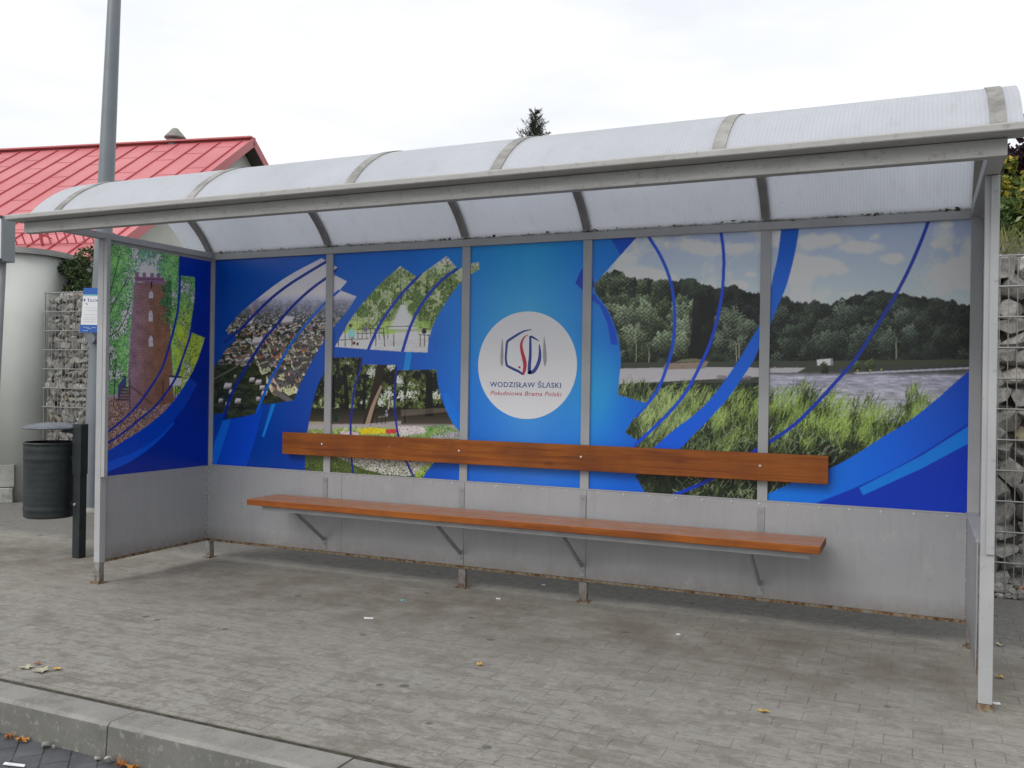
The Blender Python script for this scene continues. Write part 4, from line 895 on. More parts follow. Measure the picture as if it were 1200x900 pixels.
    m1 = cv.mask(np.vstack([[(116, 270)], [(210.3, 290)], spline([(210.6, 323.5), (209, 357.8), (204.4, 382.6), (199, 403), (189.7, 432), (177, 452.7), (161.7, 474.4), (143, 493), (116, 514)])]))
    m2 = cv.mask(np.vstack([[(211.8, 322.8)], [(229.3, 325)], spline([(229.3, 350), (225.4, 376.5), (222.3, 395), (210, 431), (202, 449.6), (182, 476), (161.7, 493), (138.3, 511.8), (116, 525)]), spline([(116, 512), (161, 476), (190, 433), (205, 384), (210, 350)])]))
    m3 = cv.mask(np.vstack([[(224.7, 389.7)], [(240.2, 396)], outer, spline([(116, 524), (160, 495), (204, 448), (215, 420), (223, 395)])]))
    cv.img = base; mm = m1 | m2 | m3; cv.img[mm] = pic[mm]
    cv.band([(211, 280), (210.8, 323.5), (209, 357.8), (204.4, 382.6), (199, 403), (189.7, 432), (177, 452.7), (161.7, 474.4), (143, 493), (116, 514)], 2.6, (4, 40, 130))
    cv.band([(229.6, 325), (229.3, 350), (225.4, 376.5), (222.3, 395), (210, 431), (202, 449.6), (182, 476), (161.7, 493), (138.3, 511.8), (116, 524.5)], 2.6, (6, 36, 124))
    return cv
GAIN = 1.85
def srgb_lin(a):
    a = np.clip(a/255.0, 0, 1); return np.where(a <= 0.04045, a/12.92, ((a+0.055)/1.055)**2.4)
def print_mesh(name, cv, a0, a1, parent, flip=False):
    l = np.clip(srgb_lin(cv.img)*GAIN, 0, 0.82)
    h2, w2 = cv.h//2, cv.w//2
    l = l[:h2*2, :w2*2].reshape(h2, 2, w2, 2, 3).mean((1, 3))
    c0 = max(int((a0-cv.a0)/(cv.res*2)), 0); c1 = min(int((a1-cv.a0)/(cv.res*2)), w2)
    l = l[:, c0:c1]; hh, ww = l.shape[:2]
    A, Z = np.meshgrid(cv.a0+(np.arange(c0, c1)+.5)*cv.res*2, cv.z0+(np.arange(hh)+.5)*cv.res*2)
    co = np.zeros((hh, ww, 3)); co[..., 2] = Z
    if cv.kind == 'back': co[..., 0] = A; co[..., 1] = PY
    else: co[..., 1] = A; co[..., 0] = PX
    me = bpy.data.meshes.new(name)
    me.vertices.add(hh*ww); me.vertices.foreach_set('co', co.astype(np.float32).ravel())
    i = np.arange((hh-1)*(ww-1)); r_, c_ = i//(ww-1), i % (ww-1); v0 = r_*ww+c_
    q = np.stack([v0, v0+1, v0+1+ww, v0+ww], 1)
    if cv.kind == 'back': pass
    me.loops.add(q.size); me.loops.foreach_set('vertex_index', q.ravel().astype(np.int32))
    me.polygons.add(len(q)); me.polygons.foreach_set('loop_start', (np.arange(len(q))*4).astype(np.int32)); me.polygons.foreach_set('loop_total', np.full(len(q), 4, np.int32))
    me.update(calc_edges=True)
    at_ = me.color_attributes.new('print', 'FLOAT_COLOR', 'POINT')
    rgba = np.ones((hh*ww, 4), np.float32); rgba[:, :3] = l.reshape(-1, 3); at_.data.foreach_set('color', rgba.ravel())
    me.materials.append(M['prnt']); o = bpy.data.objects.new(name, me); link(o, parent); return o
cvb = paint_back()
plab = ['print of an aerial town view', 'print of a fountain alley above a park with flower beds', 'blue print with a round white town logo', 'print of lakeside trees and reeds', 'print of a lake under a cloudy sky']
bay_objs = []
for k in range(5):
    x0, x1 = X[k]+(PW if k else 0.026), X[k+1]-(PW if k < 4 else 0.03)
    bb = MB(); bb.box(x0-0.01, x1+0.01, PY+0.001, PY+0.012, ZB-0.004, ZR+0.006); bo = bb.build('poster_panel', M['frame'], sh); bo['label'] = plab[k]
    po = print_mesh('printed_sheet', cvb, x0-0.002, x1+0.002, None); child_fix(po, bo); bay_objs.append(bo)
cvl = paint_left()
bb = MB(); bb.box(PX-0.012, PX-0.001, -D+0.03, -0.004, ZB-0.004, ZR+0.006); bo = bb.build('poster_panel', M['frame'], sh); bo['label'] = 'print of an old brick tower among trees'
child_fix(print_mesh('printed_sheet', cvl, -D+0.03, -0.004, None), bo)
bb = MB(); bb.box(xr+0.0255, xr+0.034, -D+0.055, 0.04, ZB-0.03, 2.163); bo = bb.build('side_panel', M['frame'], sh)

# logo on the middle panel: vinyl pieces lying on the print
LC = Vector((2.495, PY, 1.409))
def lg(a, b_, y=0.0):       # coordinates of the enlarged logo view -> panel plane
    return (LC.x + (a-462)/347.5*0.330, PY-y, LC.z - (b_-467)/378.5*0.330)
def poly_mb(pts, th):
    b = MB(); n = len(pts); vs = [(p[0], p[1], p[2]) for p in pts]+[(p[0], PY-0.0002, p[2]) for p in pts]
    b.add(vs, [list(range(n))]+[(i, (i+1) % n, n+(i+1) % n, n+i) for i in range(n)]); return b
def stroke_poly(pts, ws, y):
    p = spline(pts, 8); ws = np.interp(np.linspace(0, 1, len(p)), np.linspace(0, 1, len(ws)), ws)[:, None]/2
    t = np.gradient(p, axis=0); t /= np.linalg.norm(t, axis=1)[:, None]; n = np.stack([-t[:, 1], t[:, 0]], 1)
    Lp, Rp = p+n*ws, p-n*ws; b = MB(); N_ = len(p)
    vs = [lg(a, c, y) for a, c in Lp]+[lg(a, c, y) for a, c in Rp]
    b.add(vs, [(i, i+1, N_+i+1, N_+i) for i in range(N_-1)]); return b
mid = bay_objs[2]
disc = poly_mb([(LC.x+0.330*math.cos(t), PY-0.0010, LC.z+0.330*math.sin(t)) for t in np.linspace(0, 2*math.pi, 97)[:-1]], 0.001)
child_fix(disc.build('logo_disc', M['logo_disc']), mid)
def addl(strokes, mat, name):
    b = MB()
    for pts, ws in strokes:
        s_ = stroke_poly(pts, ws, 0.0016); b.add(s_.v, s_.f)
    child_fix(b.build(name, M[mat]), mid)
addl([([(495, 216), (440, 228), (385, 258), (332, 292)], [5, 12, 17, 18]), ([(332, 290), (322, 310), (317, 370), (315, 420), (322, 468)], [17, 16, 15, 15, 16]), ([(320, 462), (330, 474), (370, 494), (405, 510), (436, 530)], [14, 17, 18, 18, 15]),
      ([(549, 298), (520, 280), (487, 263)], [4, 12, 16]), ([(486, 262), (488, 330), (488, 400), (484, 470), (484, 528)], [14, 18, 20, 22, 26]), ([(478, 520), (510, 512), (534, 480), (552, 430), (556, 380), (551, 322)], [24, 26, 24, 24, 18, 7])], 'logo_blue', 'logo_emblem_blue')
addl([([(468, 252), (440, 276), (424, 320), (430, 370), (444, 420), (452, 460), (448, 505), (438, 536)], [4, 12, 18, 22, 26, 26, 22, 14]), ([(405, 482), (413, 482), (421, 482)], [12, 16, 12])], 'logo_red', 'logo_emblem_red')
addl([([(289, 280), (288, 320), (287, 400), (287, 450), (289, 474)], [3, 12, 22, 20, 8])], 'logo_grey', 'logo_emblem_grey')
addl([([(583, 268), (586, 320), (590, 400), (592, 440), (590, 471)], [3, 14, 26, 22, 8])], 'logo_grey', 'logo_emblem_grey')
def text(s_, xc, z, width, height, mat, name, y=0.0016, wt=0.0, shear=0.0, parent=None, rot=None, org=None):
    cu = bpy.data.curves.new(name, 'FONT'); cu.body = s_; cu.size = 1; cu.align_x = 'CENTER'; cu.shear = shear; cu.offset = wt; cu.resolution_u = 3; cu.space_character = 1.06
    o = bpy.data.objects.new(name, cu); COL.objects.link(o); bpy.context.view_layer.update()
    me = bpy.data.meshes.new_from_object(o.evaluated_get(bpy.context.evaluated_depsgraph_get())); bpy.data.objects.remove(o)
    co = np.empty(len(me.vertices)*3); me.vertices.foreach_get('co', co); co = co.reshape(-1, 3)
    w = co[:, 0].max()-co[:, 0].min(); cx = (co[:, 0].max()+co[:, 0].min())/2; hcap = 0.70
    out = np.stack([(co[:, 0]-cx)/w*width, np.zeros(len(co)), co[:, 1]/hcap*height], 1)
    if rot is not None: out = out@np.array(rot).T
    out += np.array([xc, PY-y, z]) if org is None else np.array(org)
    me.vertices.foreach_set('co', out.ravel()); me.materials.clear(); me.materials.append(M[mat]); me.update(); me.name = name
    o = bpy.data.objects.new(name, me); link(o, None)
    if parent is not None: child_fix(o, parent)
    return o
text('WODZISŁAW ŚLĄSKI', 2.487, 1.273, 0.476, 0.031, 'logo_blue', 'lettering', wt=0.012, parent=mid)
text('Południowa Brama Polski', 2.492, 1.222, 0.476, 0.027, 'logo_red', 'lettering', wt=0.004, shear=0.25, parent=mid)

# ------------------------------------------------------------------ bench
bn = empty('bench', (2.476, -0.2, 0), 'long orange-brown wooden bench with backrest bolted inside the bus shelter', 'bench')
for (y0, y1) in ((-0.390, -0.238), (-0.228, -0.080)):
    b = MB(); b.box(0.690, 4.262, y0, y1, 0.475, 0.514, 0, 1); b.build('seat_plank', [M['wood'], M['woodtop']], bn, 0.003)
b = MB(); b.box(0.700, 4.264, -0.050, -0.014, 0.788, 0.938); bk = b.build('backrest', M['wood'], bn, 0.003)
for k in (1, 2, 3, 4):
    b = MB(); b.lathe([(0.0, 0), (0.009, 0), (0.008, 0.003), (0.0, 0.005)], 0, 0, 12)
    o = b.build('bolt', M['bolt']); o.data.transform(Matrix.Translation((X[k]-0.005, -0.0505, 0.868)) @ Matrix.Rotation(R(90), 4, 'X')); child_fix(o, bn); o.matrix_parent_inverse = Matrix.Translation(-bn.location)
b = MB(); b.box(0.78, 4.21, -0.345, -0.305, 0.466, 0.4745); b.box(0.78, 4.21, -0.345, -0.341, 0.440, 0.466)
b.build('support_angle', M['bracket'], bn, 0.001)
for k in (1, 2, 3, 4):
    xc = X[k]-0.004
    b = MB()
    b.box(xc-0.019, xc+0.019, -0.0095, -0.005, 0.158, 0.236)
    b.bar((xc, -0.335, 0.448), (xc, -0.012, 0.222), 0.022, 0.012, (1, 0, 0))
    b.box(xc-0.015, xc+0.015, -0.338, -0.006, 0.4520, 0.4655)
    b.box(xc-0.019, xc+0.019, -0.0095, -0.005, 0.4525, 0.64)
    b.tube([(xc, -0.0096, 0.192), (xc, -0.018, 0.192)], 0.0095, 10); b.tube([(xc, -0.0096, 0.618), (xc, -0.014, 0.618)], 0.006, 10)
    o = b.build('bracket', M['bracket'], bn, 0.001)

# ------------------------------------------------------------------ litter bin
BX, BY = -1.045, -0.465
bi = empty('litter_bin', (-0.80, -0.43, 0), 'dark litter bin with domed hood on a square post', 'litter bin')
b = MB(); r0, r1 = 0.180, 0.176
prof = [(0.02, 0.283), (r1*.93, 0.283), (r1, 0.292)]
for i in range(40):
    z = 0.296+i*(0.512/39); dr = 0.0005*math.sin(i*1.9)+(0.003 if i in (3, 4, 31, 32, 36) else 0); prof.append((r1+(r0-r1)*i/39+dr, z))
prof += [(r0+0.006, 0.812), (r0+0.006, 0.822), (r0-0.004, 0.824)]
b.lathe(prof, BX, BY, 48); body = b.build('bin_body', M['binmetal'], bi)
b = MB(); b.lathe([(r0-0.005, 0.823), (r0-0.008, 0.35), (0.01, 0.35)], BX, BY, 40); child_fix(b.build('liner', M['bininside']), body); body.children[0].matrix_parent_inverse = Matrix.Identity(4)
b = MB(); b.lathe([(0.001, 0.965), (0.06, 0.963), (0.12, 0.955), (0.17, 0.944), (0.200, 0.932), (0.203, 0.922), (0.194, 0.919), (0.1, 0.935), (0.001, 0.94)], BX+0.015, BY, 48); b.build('hood', M['binhood'], bi)
b = MB(); b.box(-0.826, -0.756, -0.460, -0.400, 0.0, 0.60); b.box(-0.836, -0.750, -0.462, -0.398, 0.60, 0.960); b.box(-0.872, -0.820, -0.452, -0.420, 0.70, 0.73); b.box(-0.872, -0.820, -0.452, -0.420, 0.37, 0.40); b.box(-0.95, -0.830, -0.460, -0.410, 0.893, 0.918)
b.build('bin_post', M['binmetal'], bi, 0.003)
b = MB(); b.tube([(-0.80, -0.460, 0.385), (-0.80, -0.470, 0.385)], 0.010, 10); b.build('bolt', M['bolt'], bi)

# ------------------------------------------------------------------ lamp post, notice and stop sign
LB = Z0 = CAMP + ray(107, 600)*8.74; LB[2] = 0.0
LTp = CAMP + ray(134, 0)*8.80
dl = (LTp-LB)/LTp[2]
lp = empty('street_lamp', tuple(LB), 'tall tapered grey lamp post rising behind the left end of the shelter', 'street lamp')
zs = [0.0, 0.6, 1.5, 3.2, 5.0, 6.5, 8.0]; rr = [0.092, 0.090, 0.086, 0.076, 0.060, 0.048, 0.038]
b = MB(); b.tube([LB+dl*z for z in zs], rr, 24); b.build('pole', M['galv'], lp)
b = MB(); b.lathe([(0.14, 0.0), (0.14, 0.025), (0.094, 0.03), (0.094, 0.05)], LB[0], LB[1], 24); b.build('base_collar', M['block'], lp)
T_ = Vector(LB+dl*8.0); b = MB(); b.tube([T_, T_+Vector((0.1, -0.5, 0.15)), T_+Vector((0.15, -1.1, 0.2))], 0.03, 10); b.build('arm', M['galv'], lp)
b = MB(); b.bar(T_+Vector((0.15, -1.0, 0.2)), T_+Vector((0.2, -1.6, 0.22)), 0.22, 0.09); b.build('lamp_head', M['galv'], lp, 0.02)
# paper notice plate clamped to the lamp post
pc = CAMP + ray(106.5, 363.5)*8.62; 
nz_ = empty('notice_plate', tuple(pc), 'small blue and white timetable plate fixed to the grey lamp post', 'notice')
rx = np.array(CR[:2].tolist()+[0.0]); rx /= np.linalg.norm(rx); ry = np.array([-rx[1], rx[0], 0]); tilt = dl/np.linalg.norm(dl)
tilt = np.array([-0.05*rx[0], -0.05*rx[1], 1.0]) + rx*0.12; tilt /= np.linalg.norm(tilt)
def plate(a0, a1, z0, z1, f, t=0.006):
    b = MB(); P = lambda a, z, q: Vector(pc + rx*a + tilt*z - ry*q)
    vs = [P(a, z, q) for q in (f-t, f) for z in (z0, z1) for a in (a0, a1)]
    b.add(vs, [(0, 2, 3, 1), (4, 5, 7, 6), (0, 1, 5, 4), (2, 6, 7, 3), (0, 4, 6, 2), (1, 3, 7, 5)]); return b
plate(-0.085, 0.085, -0.21, 0.21, 0.0).build('sheet', M['white'], nz_)
plate(-0.087, 0.087, 0.150, 0.212, 0.003, 0.003).build('header_band', M['signblue'], nz_)
plate(-0.085, 0.085, 0.138, 0.149, 0.002, 0.002).build('teal_line', M['signteal'], nz_)
plate(-0.087, 0.087, -0.212, -0.140, 0.003, 0.003).build('footer_band', M['signblue'], nz_)
b = MB()
for i, z in enumerate((0.02, -0.005, -0.045, -0.07, -0.09, -0.11)):
    s_ = plate(-0.065+0.03*(i == 1), 0.06, z, z+0.004, 0.0012, 0.001); b.add(s_.v, s_.f)
for (a, z, w) in ((-0.06, -0.165, 0.06), (-0.02, -0.178, 0.04), (0.02, -0.168, 0.045), (-0.06, -0.198, 0.05)):
    s_ = plate(a, a+w, z, z+0.004, 0.0042, 0.001); b.add(s_.v, s_.f)
b.build('small_print', M['texthint'], nz_)
b = MB()
for (a, z, w, h) in ((-0.075, 0.085, 0.014, 0.022), (-0.055, 0.060, 0.012, 0.006), (-0.045, 0.050, 0.008, 0.010), (-0.040, 0.105, 0.018, 0.005), (-0.034, 0.080, 0.006, 0.025), (-0.018, 0.085, 0.016, 0.004), (-0.010, 0.078, 0.006, 0.026), (0.010, 0.080, 0.005, 0.024), (0.022, 0.080, 0.014, 0.005), (0.030, 0.092, 0.006, 0.014), (0.046, 0.084, 0.012, 0.018)):
    s_ = plate(a, a+w, z, z+h, 0.0012, 0.001); b.add(s_.v, s_.f)
b.build('heading_marks', M['logo_blue'], nz_)
pc2 = CAMP + ray(107.5, 397)*8.62
b = MB(); b.tube([pc2 - ry*-0.03, pc2 - ry*0.03], 0.045, 18); b.build('clamp', M['galv'], nz_)
# flag sign on the thin pole at the left edge
S0 = CAMP + ray(3.5, 306)*6.5; S1 = CAMP + ray(-6, 600)*6.45
sg = empty('stop_sign', (S0[0]-0.03, S0[1], 0), 'boxy grey bus stop sign case on a thin pole at the left edge', 'sign')
S0 = CAMP + ray(3.5, 306)*6.62
b = MB(); b.tube([(S0[0]-0.075, S0[1]-.03, 0.0), (S0[0], S0[1], S0[2]+.02)], 0.024, 16); b.build('pole', M['polegrey'], sg)
def obox(c, ax, ay, wx0, wx1, wy0, wy1, z0, z1):
    b = MB(); vs = [Vector((c[0]+ax[0]*a+ay[0]*q, c[1]+ax[1]*a+ay[1]*q, z)) for z in (z0, z1) for q in (wy0, wy1) for a in (wx0, wx1)]
    b.add(vs, [(0, 2, 3, 1), (4, 5, 7, 6), (0, 1, 5, 4), (2, 6, 7, 3), (0, 4, 6, 2), (1, 3, 7, 5)]); return b
rh = ray(2, 280)*np.array([1, 1, 0]); rh /= np.linalg.norm(rh); rp_ = np.array([rh[1], -rh[0], 0])     # away from the street, and to the right
ax_ = rp_*math.cos(R(35))+rh*math.sin(R(35)); ay_ = -rp_*math.sin(R(35))+rh*math.cos(R(35))
SC = CAMP + ray(2.0, 306)*6.5
obox(SC, ax_, ay_, 0.0, 0.104, 0.0, 0.42, SC[2]+0.001, SC[2]+0.326).build('sign_case', M['signgrey'], sg, 0.004)
obox(SC, ax_, ay_, -0.007, -0.001, 0.006, 0.414, SC[2]+0.012, SC[2]+0.314).build('sign_face', M['white'], sg)
for z in (0.0, 0.308): obox(SC, ax_, ay_, -0.014, -0.0005, -0.004, 0.42, SC[2]+z, SC[2]+z+0.018).build('edge_trim', M['black'], sg)

# ------------------------------------------------------------------ gabion wall
GX0, GX1, GY, GT = -3.50, 8.6, 1.42, 2.15
gb = empty('gabion_wall', (2.5, 1.7, 0), 'long gabion wall of broken grey stone in wire mesh behind the shelter', 'gabion wall')
hulls = []
for i in range(26):
    bm = bmesh.new(); rng = np.random.default_rng(100+i)
    for _ in range(15):
        p = rng.normal(size=3); p = np.sign(p)*np.abs(p)**0.6; p /= np.abs(p).max()**0.6*np.linalg.norm(p)**0.4; bm.verts.new(tuple(p*0.5*np.array([1.25, .9, .95])))
    res = bmesh.ops.convex_hull(bm, input=bm.verts); bmesh.ops.delete(bm, geom=[g for g in res['geom_interior'] if isinstance(g, bmesh.types.BMVert)], context='VERTS')
    bm.verts.ensure_lookup_table(); bm.verts.index_update(); hulls.append((np.array([v.co for v in bm.verts]), [[v.index for v in f.verts] for f in bm.faces])); bm.free()
def rotm(rng):
    q = rng.normal(size=4); q /= np.linalg.norm(q); w, x_, y_, z_ = q
    return np.array([[1-2*(y_*y_+z_*z_), 2*(x_*y_-z_*w), 2*(x_*z_+y_*w)], [2*(x_*y_+z_*w), 1-2*(x_*x_+z_*z_), 2*(y_*z_-x_*w)], [2*(x_*z_-y_*w), 2*(y_*z_+x_*w), 1-2*(x_*x_+y_*y_)]])
def stones(b, x0, x1, z0, z1, yf, size, rng, layers=2, ysg=1):
    for ly in range(layers):
        z = z0
        while z < z1:
            rh = rng.uniform(0.7, 1.15)*size; x = x0+rng.uniform(0, size*.5)
            while x < x1:
                w = rng.uniform(0.7, 1.7)*size; h_ = rh*rng.uniform(0.75, 1.2)
                hv, hf = hulls[rng.integers(0, len(hulls))]
                a = rng.normal(0, .35); c_, s_ = math.cos(a), math.sin(a)
                v = hv@rotm(rng).T
                ext = v.max(0)-v.min(0); v = (v-(v.max(0)+v.min(0))/2)/ext*np.array([w*1.12, size*1.3, h_*1.15])
                v = v@np.array([[c_, 0, -s_], [0, 1, 0], [s_, 0, c_]]).T
                v += np.array([x+w/2, yf+size*.62+ly*size*.7+rng.uniform(-.12, .18)*size, z+rh/2+rng.uniform(-.1, .1)*size])
                v[:, 1] = np.maximum(v[:, 1], yf+0.008+rng.random()*0.01)
                v[:, 2] = np.maximum(v[:, 2], 0.0)
                b.add(v, hf); x += w*0.93
            z += rh*0.86
rngs = np.random.default_rng(21)
b = MB(); stones(b, GX0-0.02, GX0+1.9, 0.0, GT-0.06, GY, 0.085, rngs, 3); stones(b, 4.6, GX1, 0.0, GT-0.10, GY, 0.15, rngs); stones(b, GX0+1.9, 4.6, 0.0, GT-0.04, GY, 0.15, rngs, 1)
ro = b.build('stone_fill', M['rock'], gb); tag(ro, kind='stuff')
b = MB(); b.box(GX0+0.02, GX1, GY+0.13, GY+0.5, 0.0, GT-0.05); b.build('dark_core', M['shade'], gb)  # dark box behind the stones, gap shade put into its colour
b = MB()
def wire(p, q, r): b.tube([p, q], r, 5, 0, False)
x = GX0
while x < GX1+0.01:
    wire((x, GY-0.002, 0.02), (x, GY-0.002, GT+0.015), 0.0032); x += 0.05
for i in range(12):
    z = GT-0.194*i
    if z < 0.01: break
    wire((GX0-0.02, GY-0.008, z), (GX1, GY-0.008, z), 0.0062)
for x in (GX0, -1.5, 0.5, 2.5, 4.5, 6.5, 8.5): wire((x, GY-0.006, 0), (x, GY-0.006, GT+.02), 0.004)
for i in range(11): wire((GX0, GY-0.004, GT-0.194*i), (GX0, GY+0.5, GT-0.194*i), 0.003)
for y in np.arange(GY, GY+0.5, 0.05): wire((GX0, y, 0), (GX0, y, GT), 0.0024)
for y in (GY+0.1, GY+0.2, GY+0.3): wire((GX0, y, GT+0.012), (GX1, y, GT+0.012), 0.003)
b.build('wire_mesh', M['wire'], gb)
b = MB(); stones(b, 4.7, 8.6, 0.0, 0.05, GY-0.11, 0.035, rngs, 3); stones(b, -3.4, -2.2, 0.0, 0.03, GY-0.07, 0.03, rngs, 2)
tag(b.build('gravel', M['rock']), 'loose pale stone chips spilled at the foot of the gabion wall', 'gravel', kind='stuff')
b = MB(); stones(b, GX0+.1, -2.2, GT-0.05, GT-0.01, GY+0.03, 0.07, rngs, 3)
tag(b.build('cap_stones', M['rock'], gb), kind='stuff')

# ------------------------------------------------------------------ curved white wall at the left
wl = empty('rendered_wall', (-4.2, 1.2, 0), 'curved white rendered wall with grey coping and concrete plinth beside the gabions', 'wall')
cp = [(-9.0, -1.6), (-6.5, -0.45), (-4.95, 0.42), (-4.152, 1.008), (-3.929, 1.210), (-3.760, 1.375), (-3.690, 1.60), (-3.76, 1.87), (-3.90, 2.10), (-4.12, 2.55), (-4.6, 3.4)]
cpf = spline(cp, 8)
def ribbon(path, off0, off1, z0, z1):
    p = np.array(path); t = np.gradient(p, axis=0); t /= np.linalg.norm(t, axis=1)[:, None]; n = np.stack([t[:, 1], -t[:, 0]], 1)   # towards the street
    b = MB(); vs = []; Nn = len(p)
    for off, z in ((off0, z0), (off0, z1), (off1, z1), (off1, z0)): vs += [(q[0]+m_[0]*off, q[1]+m_[1]*off, z) for q, m_ in zip(p, n)]
    fs = [((k*Nn+i), (k*Nn+i+1), (((k+1) % 4)*Nn+i+1), (((k+1) % 4)*Nn+i)) for k in range(4) for i in range(Nn-1)]
    fs += [(0, Nn, 2*Nn, 3*Nn), (Nn-1, 2*Nn-1, 3*Nn-1, 4*Nn-1)]
    b.add(vs, fs, 0, False); return b
o = ribbon(cpf, 0.0, -0.22, 0.0, 2.565).build('wall_body', M['whitewall'], wl); 
o.data.polygons.foreach_set('use_smooth', [abs(p.normal.z) < .5 for p in o.data.polygons])
ribbon(cpf, 0.045, -0.26, 2.566, 2.625).build('coping', M['coping'], wl)
seg = cpf[:int(len(cpf)*0.49)]
def blocks(off, z0, z1, ln, jit):
    d = np.concatenate([[0], np.cumsum(np.linalg.norm(np.diff(seg, axis=0), axis=1))]); s_ = jit
    while s_ < d[-1]-0.05:
        e = min(s_+ln, d[-1]); q = np.linspace(s_+0.003, e-0.003, 4); path = np.stack([np.interp(q, d, seg[:, 0]), np.interp(q, d, seg[:, 1])], 1)
        ribbon(path, off*random.uniform(.9, 1.1), 0.0, z0, z1).build('plinth_block', M['block'], wl, 0.006); s_ = e
blocks(0.05, 0.158, 0.385, 0.5, 0.25); blocks(0.09, 0.0, 0.150, 0.5, 0.0)

# ------------------------------------------------------------------ vegetation
def leaves(b, centers, size, rng, n_per=1, asp=1.7, up=0.0):
    for c in centers:
        m_ = rotm(rng); s_ = size*rng.uniform(.6, 1.3)
        q = np.array([(-.5, 0, 0), (0, -.5/asp, .05), (.5, 0, 0), (0, .5/asp, .05)])*s_
        v = q@m_.T + c; b.add(v, [(0, 1, 2, 3)])
def blobpts(rng, c, rad, n, shell=.45):
    p = rng.normal(size=(n, 3)); p /= np.linalg.norm(p, axis=1)[:, None]; r_ = shell+(1-shell)*rng.random((n, 1))**.7
    return np.array(c)+p*r_*np.array(rad)
rv = np.random.default_rng(33)
Lm = dict(hedge=mat_leaf('hedge_leaves', [(0, (0.018, 0.035, 0.012)), (.5, (0.045, 0.08, 0.025)), (.85, (0.09, 0.13, 0.05)), (1, (0.16, 0.19, 0.09))]),
          green=mat_leaf('green_leaves', [(0, (0.025, 0.05, 0.012)), (.5, (0.07, 0.12, 0.03)), (.9, (0.15, 0.21, 0.07)), (1, (0.30, 0.36, 0.2))]),
          yellow=mat_leaf('yellowing_leaves', [(0, (0.06, 0.09, 0.02)), (.35, (0.12, 0.17, 0.035)), (.7, (0.26, 0.25, 0.04)), (.9, (0.42, 0.34, 0.05)), (1, (0.55, 0.30, 0.03))]),
          purple=mat_leaf('purple_leaves', [(0, (0.012, 0.006, 0.010)), (.6, (0.030, 0.012, 0.020)), (1, (0.07, 0.03, 0.04))]),
          grass=mat_leaf('bank_grass', [(0, (0.05, 0.07, 0.02)), (.5, (0.12, 0.15, 0.04)), (.85, (0.22, 0.22, 0.09)), (1, (0.35, 0.28, 0.12))]),
          needle=mat_leaf('spruce_needles', [(0, (0.008, 0.014, 0.008)), (.6, (0.02, 0.032, 0.018)), (1, (0.04, 0.055, 0.03))], .6, .1))
# earth bank behind the gabions
b = MB(); xs = np.linspace(GX0+.3, 14, 40); ys = np.linspace(GY+.45, 9, 16); zz = lambda x, y: 2.06+0.0+(1-math.exp(-(y-GY-.45)*.55))*0.95+0.05*math.sin(x*3+y*2)
vs = [(x, y, zz(x, y)*(1 if x > -2.5 else .99)) for y in ys for x in xs]; nx = len(xs)
b.add(vs, [(j*nx+i, j*nx+i+1, (j+1)*nx+i+1, (j+1)*nx+i) for j in range(len(ys)-1) for i in range(nx-1)], 0, True)
lastr = [(x, ys[-1], 0) for x in xs]; b.add([vs[(len(ys)-1)*nx+i] for i in range(nx)]+lastr, [(i, i+1, nx+i+1, nx+i) for i in range(nx-1)])
for xi in (0, nx-1): b.add([vs[j*nx+xi] for j in range(len(ys))]+[(xs[xi], y, 0) for y in ys], [(j, j+1, len(ys)+j+1, len(ys)+j) for j in range(len(ys)-1)])
tag(b.build('bank', M['soil']), kind='structure')
b = MB()
for i in range(9000):
    x, y = rv.uniform(GX0+.4, 8.5), GY+.42+rv.random()**1.5*2.2
    if 0 < x < 4.6 and rv.random() < .7: continue
    z = zz(x, max(y, GY+.45)); h_ = rv.uniform(.04, .16); a = rv.uniform(0, 6.3); w = rv.uniform(.004, .010); dx, dy = math.cos(a)*w, math.sin(a)*w; lx, ly = rv.normal(0, .05, 2)
    b.add([(x-dx, y-dy, z), (x+dx, y+dy, z), (x+lx, y+ly, z+h_)], [(0, 1, 2)])
tag(b.build('bank_grass', Lm['grass']), 'yellow-green grass and weeds growing on top of the gabion bank', 'grass', kind='stuff')
def shrub(name, label, c, rad, n, size, mat, cat='shrub', group=None, nstem=7, base=None):
    e = empty(name, (c[0], c[1], base if base is not None else c[2]-rad[2]), label, cat, group)
    bz = e.location[2]; b = MB()
    for i in range(nstem):
        t = np.array(c)+rv.normal(0, .45, 3)*np.array(rad); s0 = np.array([c[0]+rv.normal(0, .06), c[1]+rv.normal(0, .06), bz-.02])
        b.tube([s0, (s0+t)/2+rv.normal(0, .04, 3), t], [.012, .008, .004], 6)
    b.build('stems', M['bark'], e)
    b = MB(); cl = [np.array(c)+rv.normal(0, .42, 3)*np.array(rad) for _ in range(16)]
    for k in cl: leaves(b, blobpts(rv, k, np.array(rad)*rv.uniform(.28, .5), n//16), size, rv)
    b.build('foliage', Lm[mat], e); return e
hp = CAMP + ray(92, 322)*9.75
shrub('hedge', 'trimmed evergreen hedge on top of the gabion wall at the far left', (float(hp[0])+.12, float(hp[1]), 2.36), (.40, .26, .24), 4600, .042, 'hedge', 'hedge', nstem=9, base=2.05)
for o in [o for o in bpy.data.objects if o.name == 'foliage']: pass
P_ = lambda u, v, d: CAMP + ray(u, v)*d
c = P_(1192, 262, 7.6); shrub('shrub', 'dense green shrub above the gabion wall at the right edge', tuple(c), (.50, .30, .38), 3800, .060, 'green', group='shrubs on the bank')
c = P_(1186, 222, 7.9); shrub('shrub', 'yellowing shrub between the green shrub and the purple tree', tuple(c), (.42, .30, .24), 1900, .065, 'yellow', group='shrubs on the bank', base=2.2)
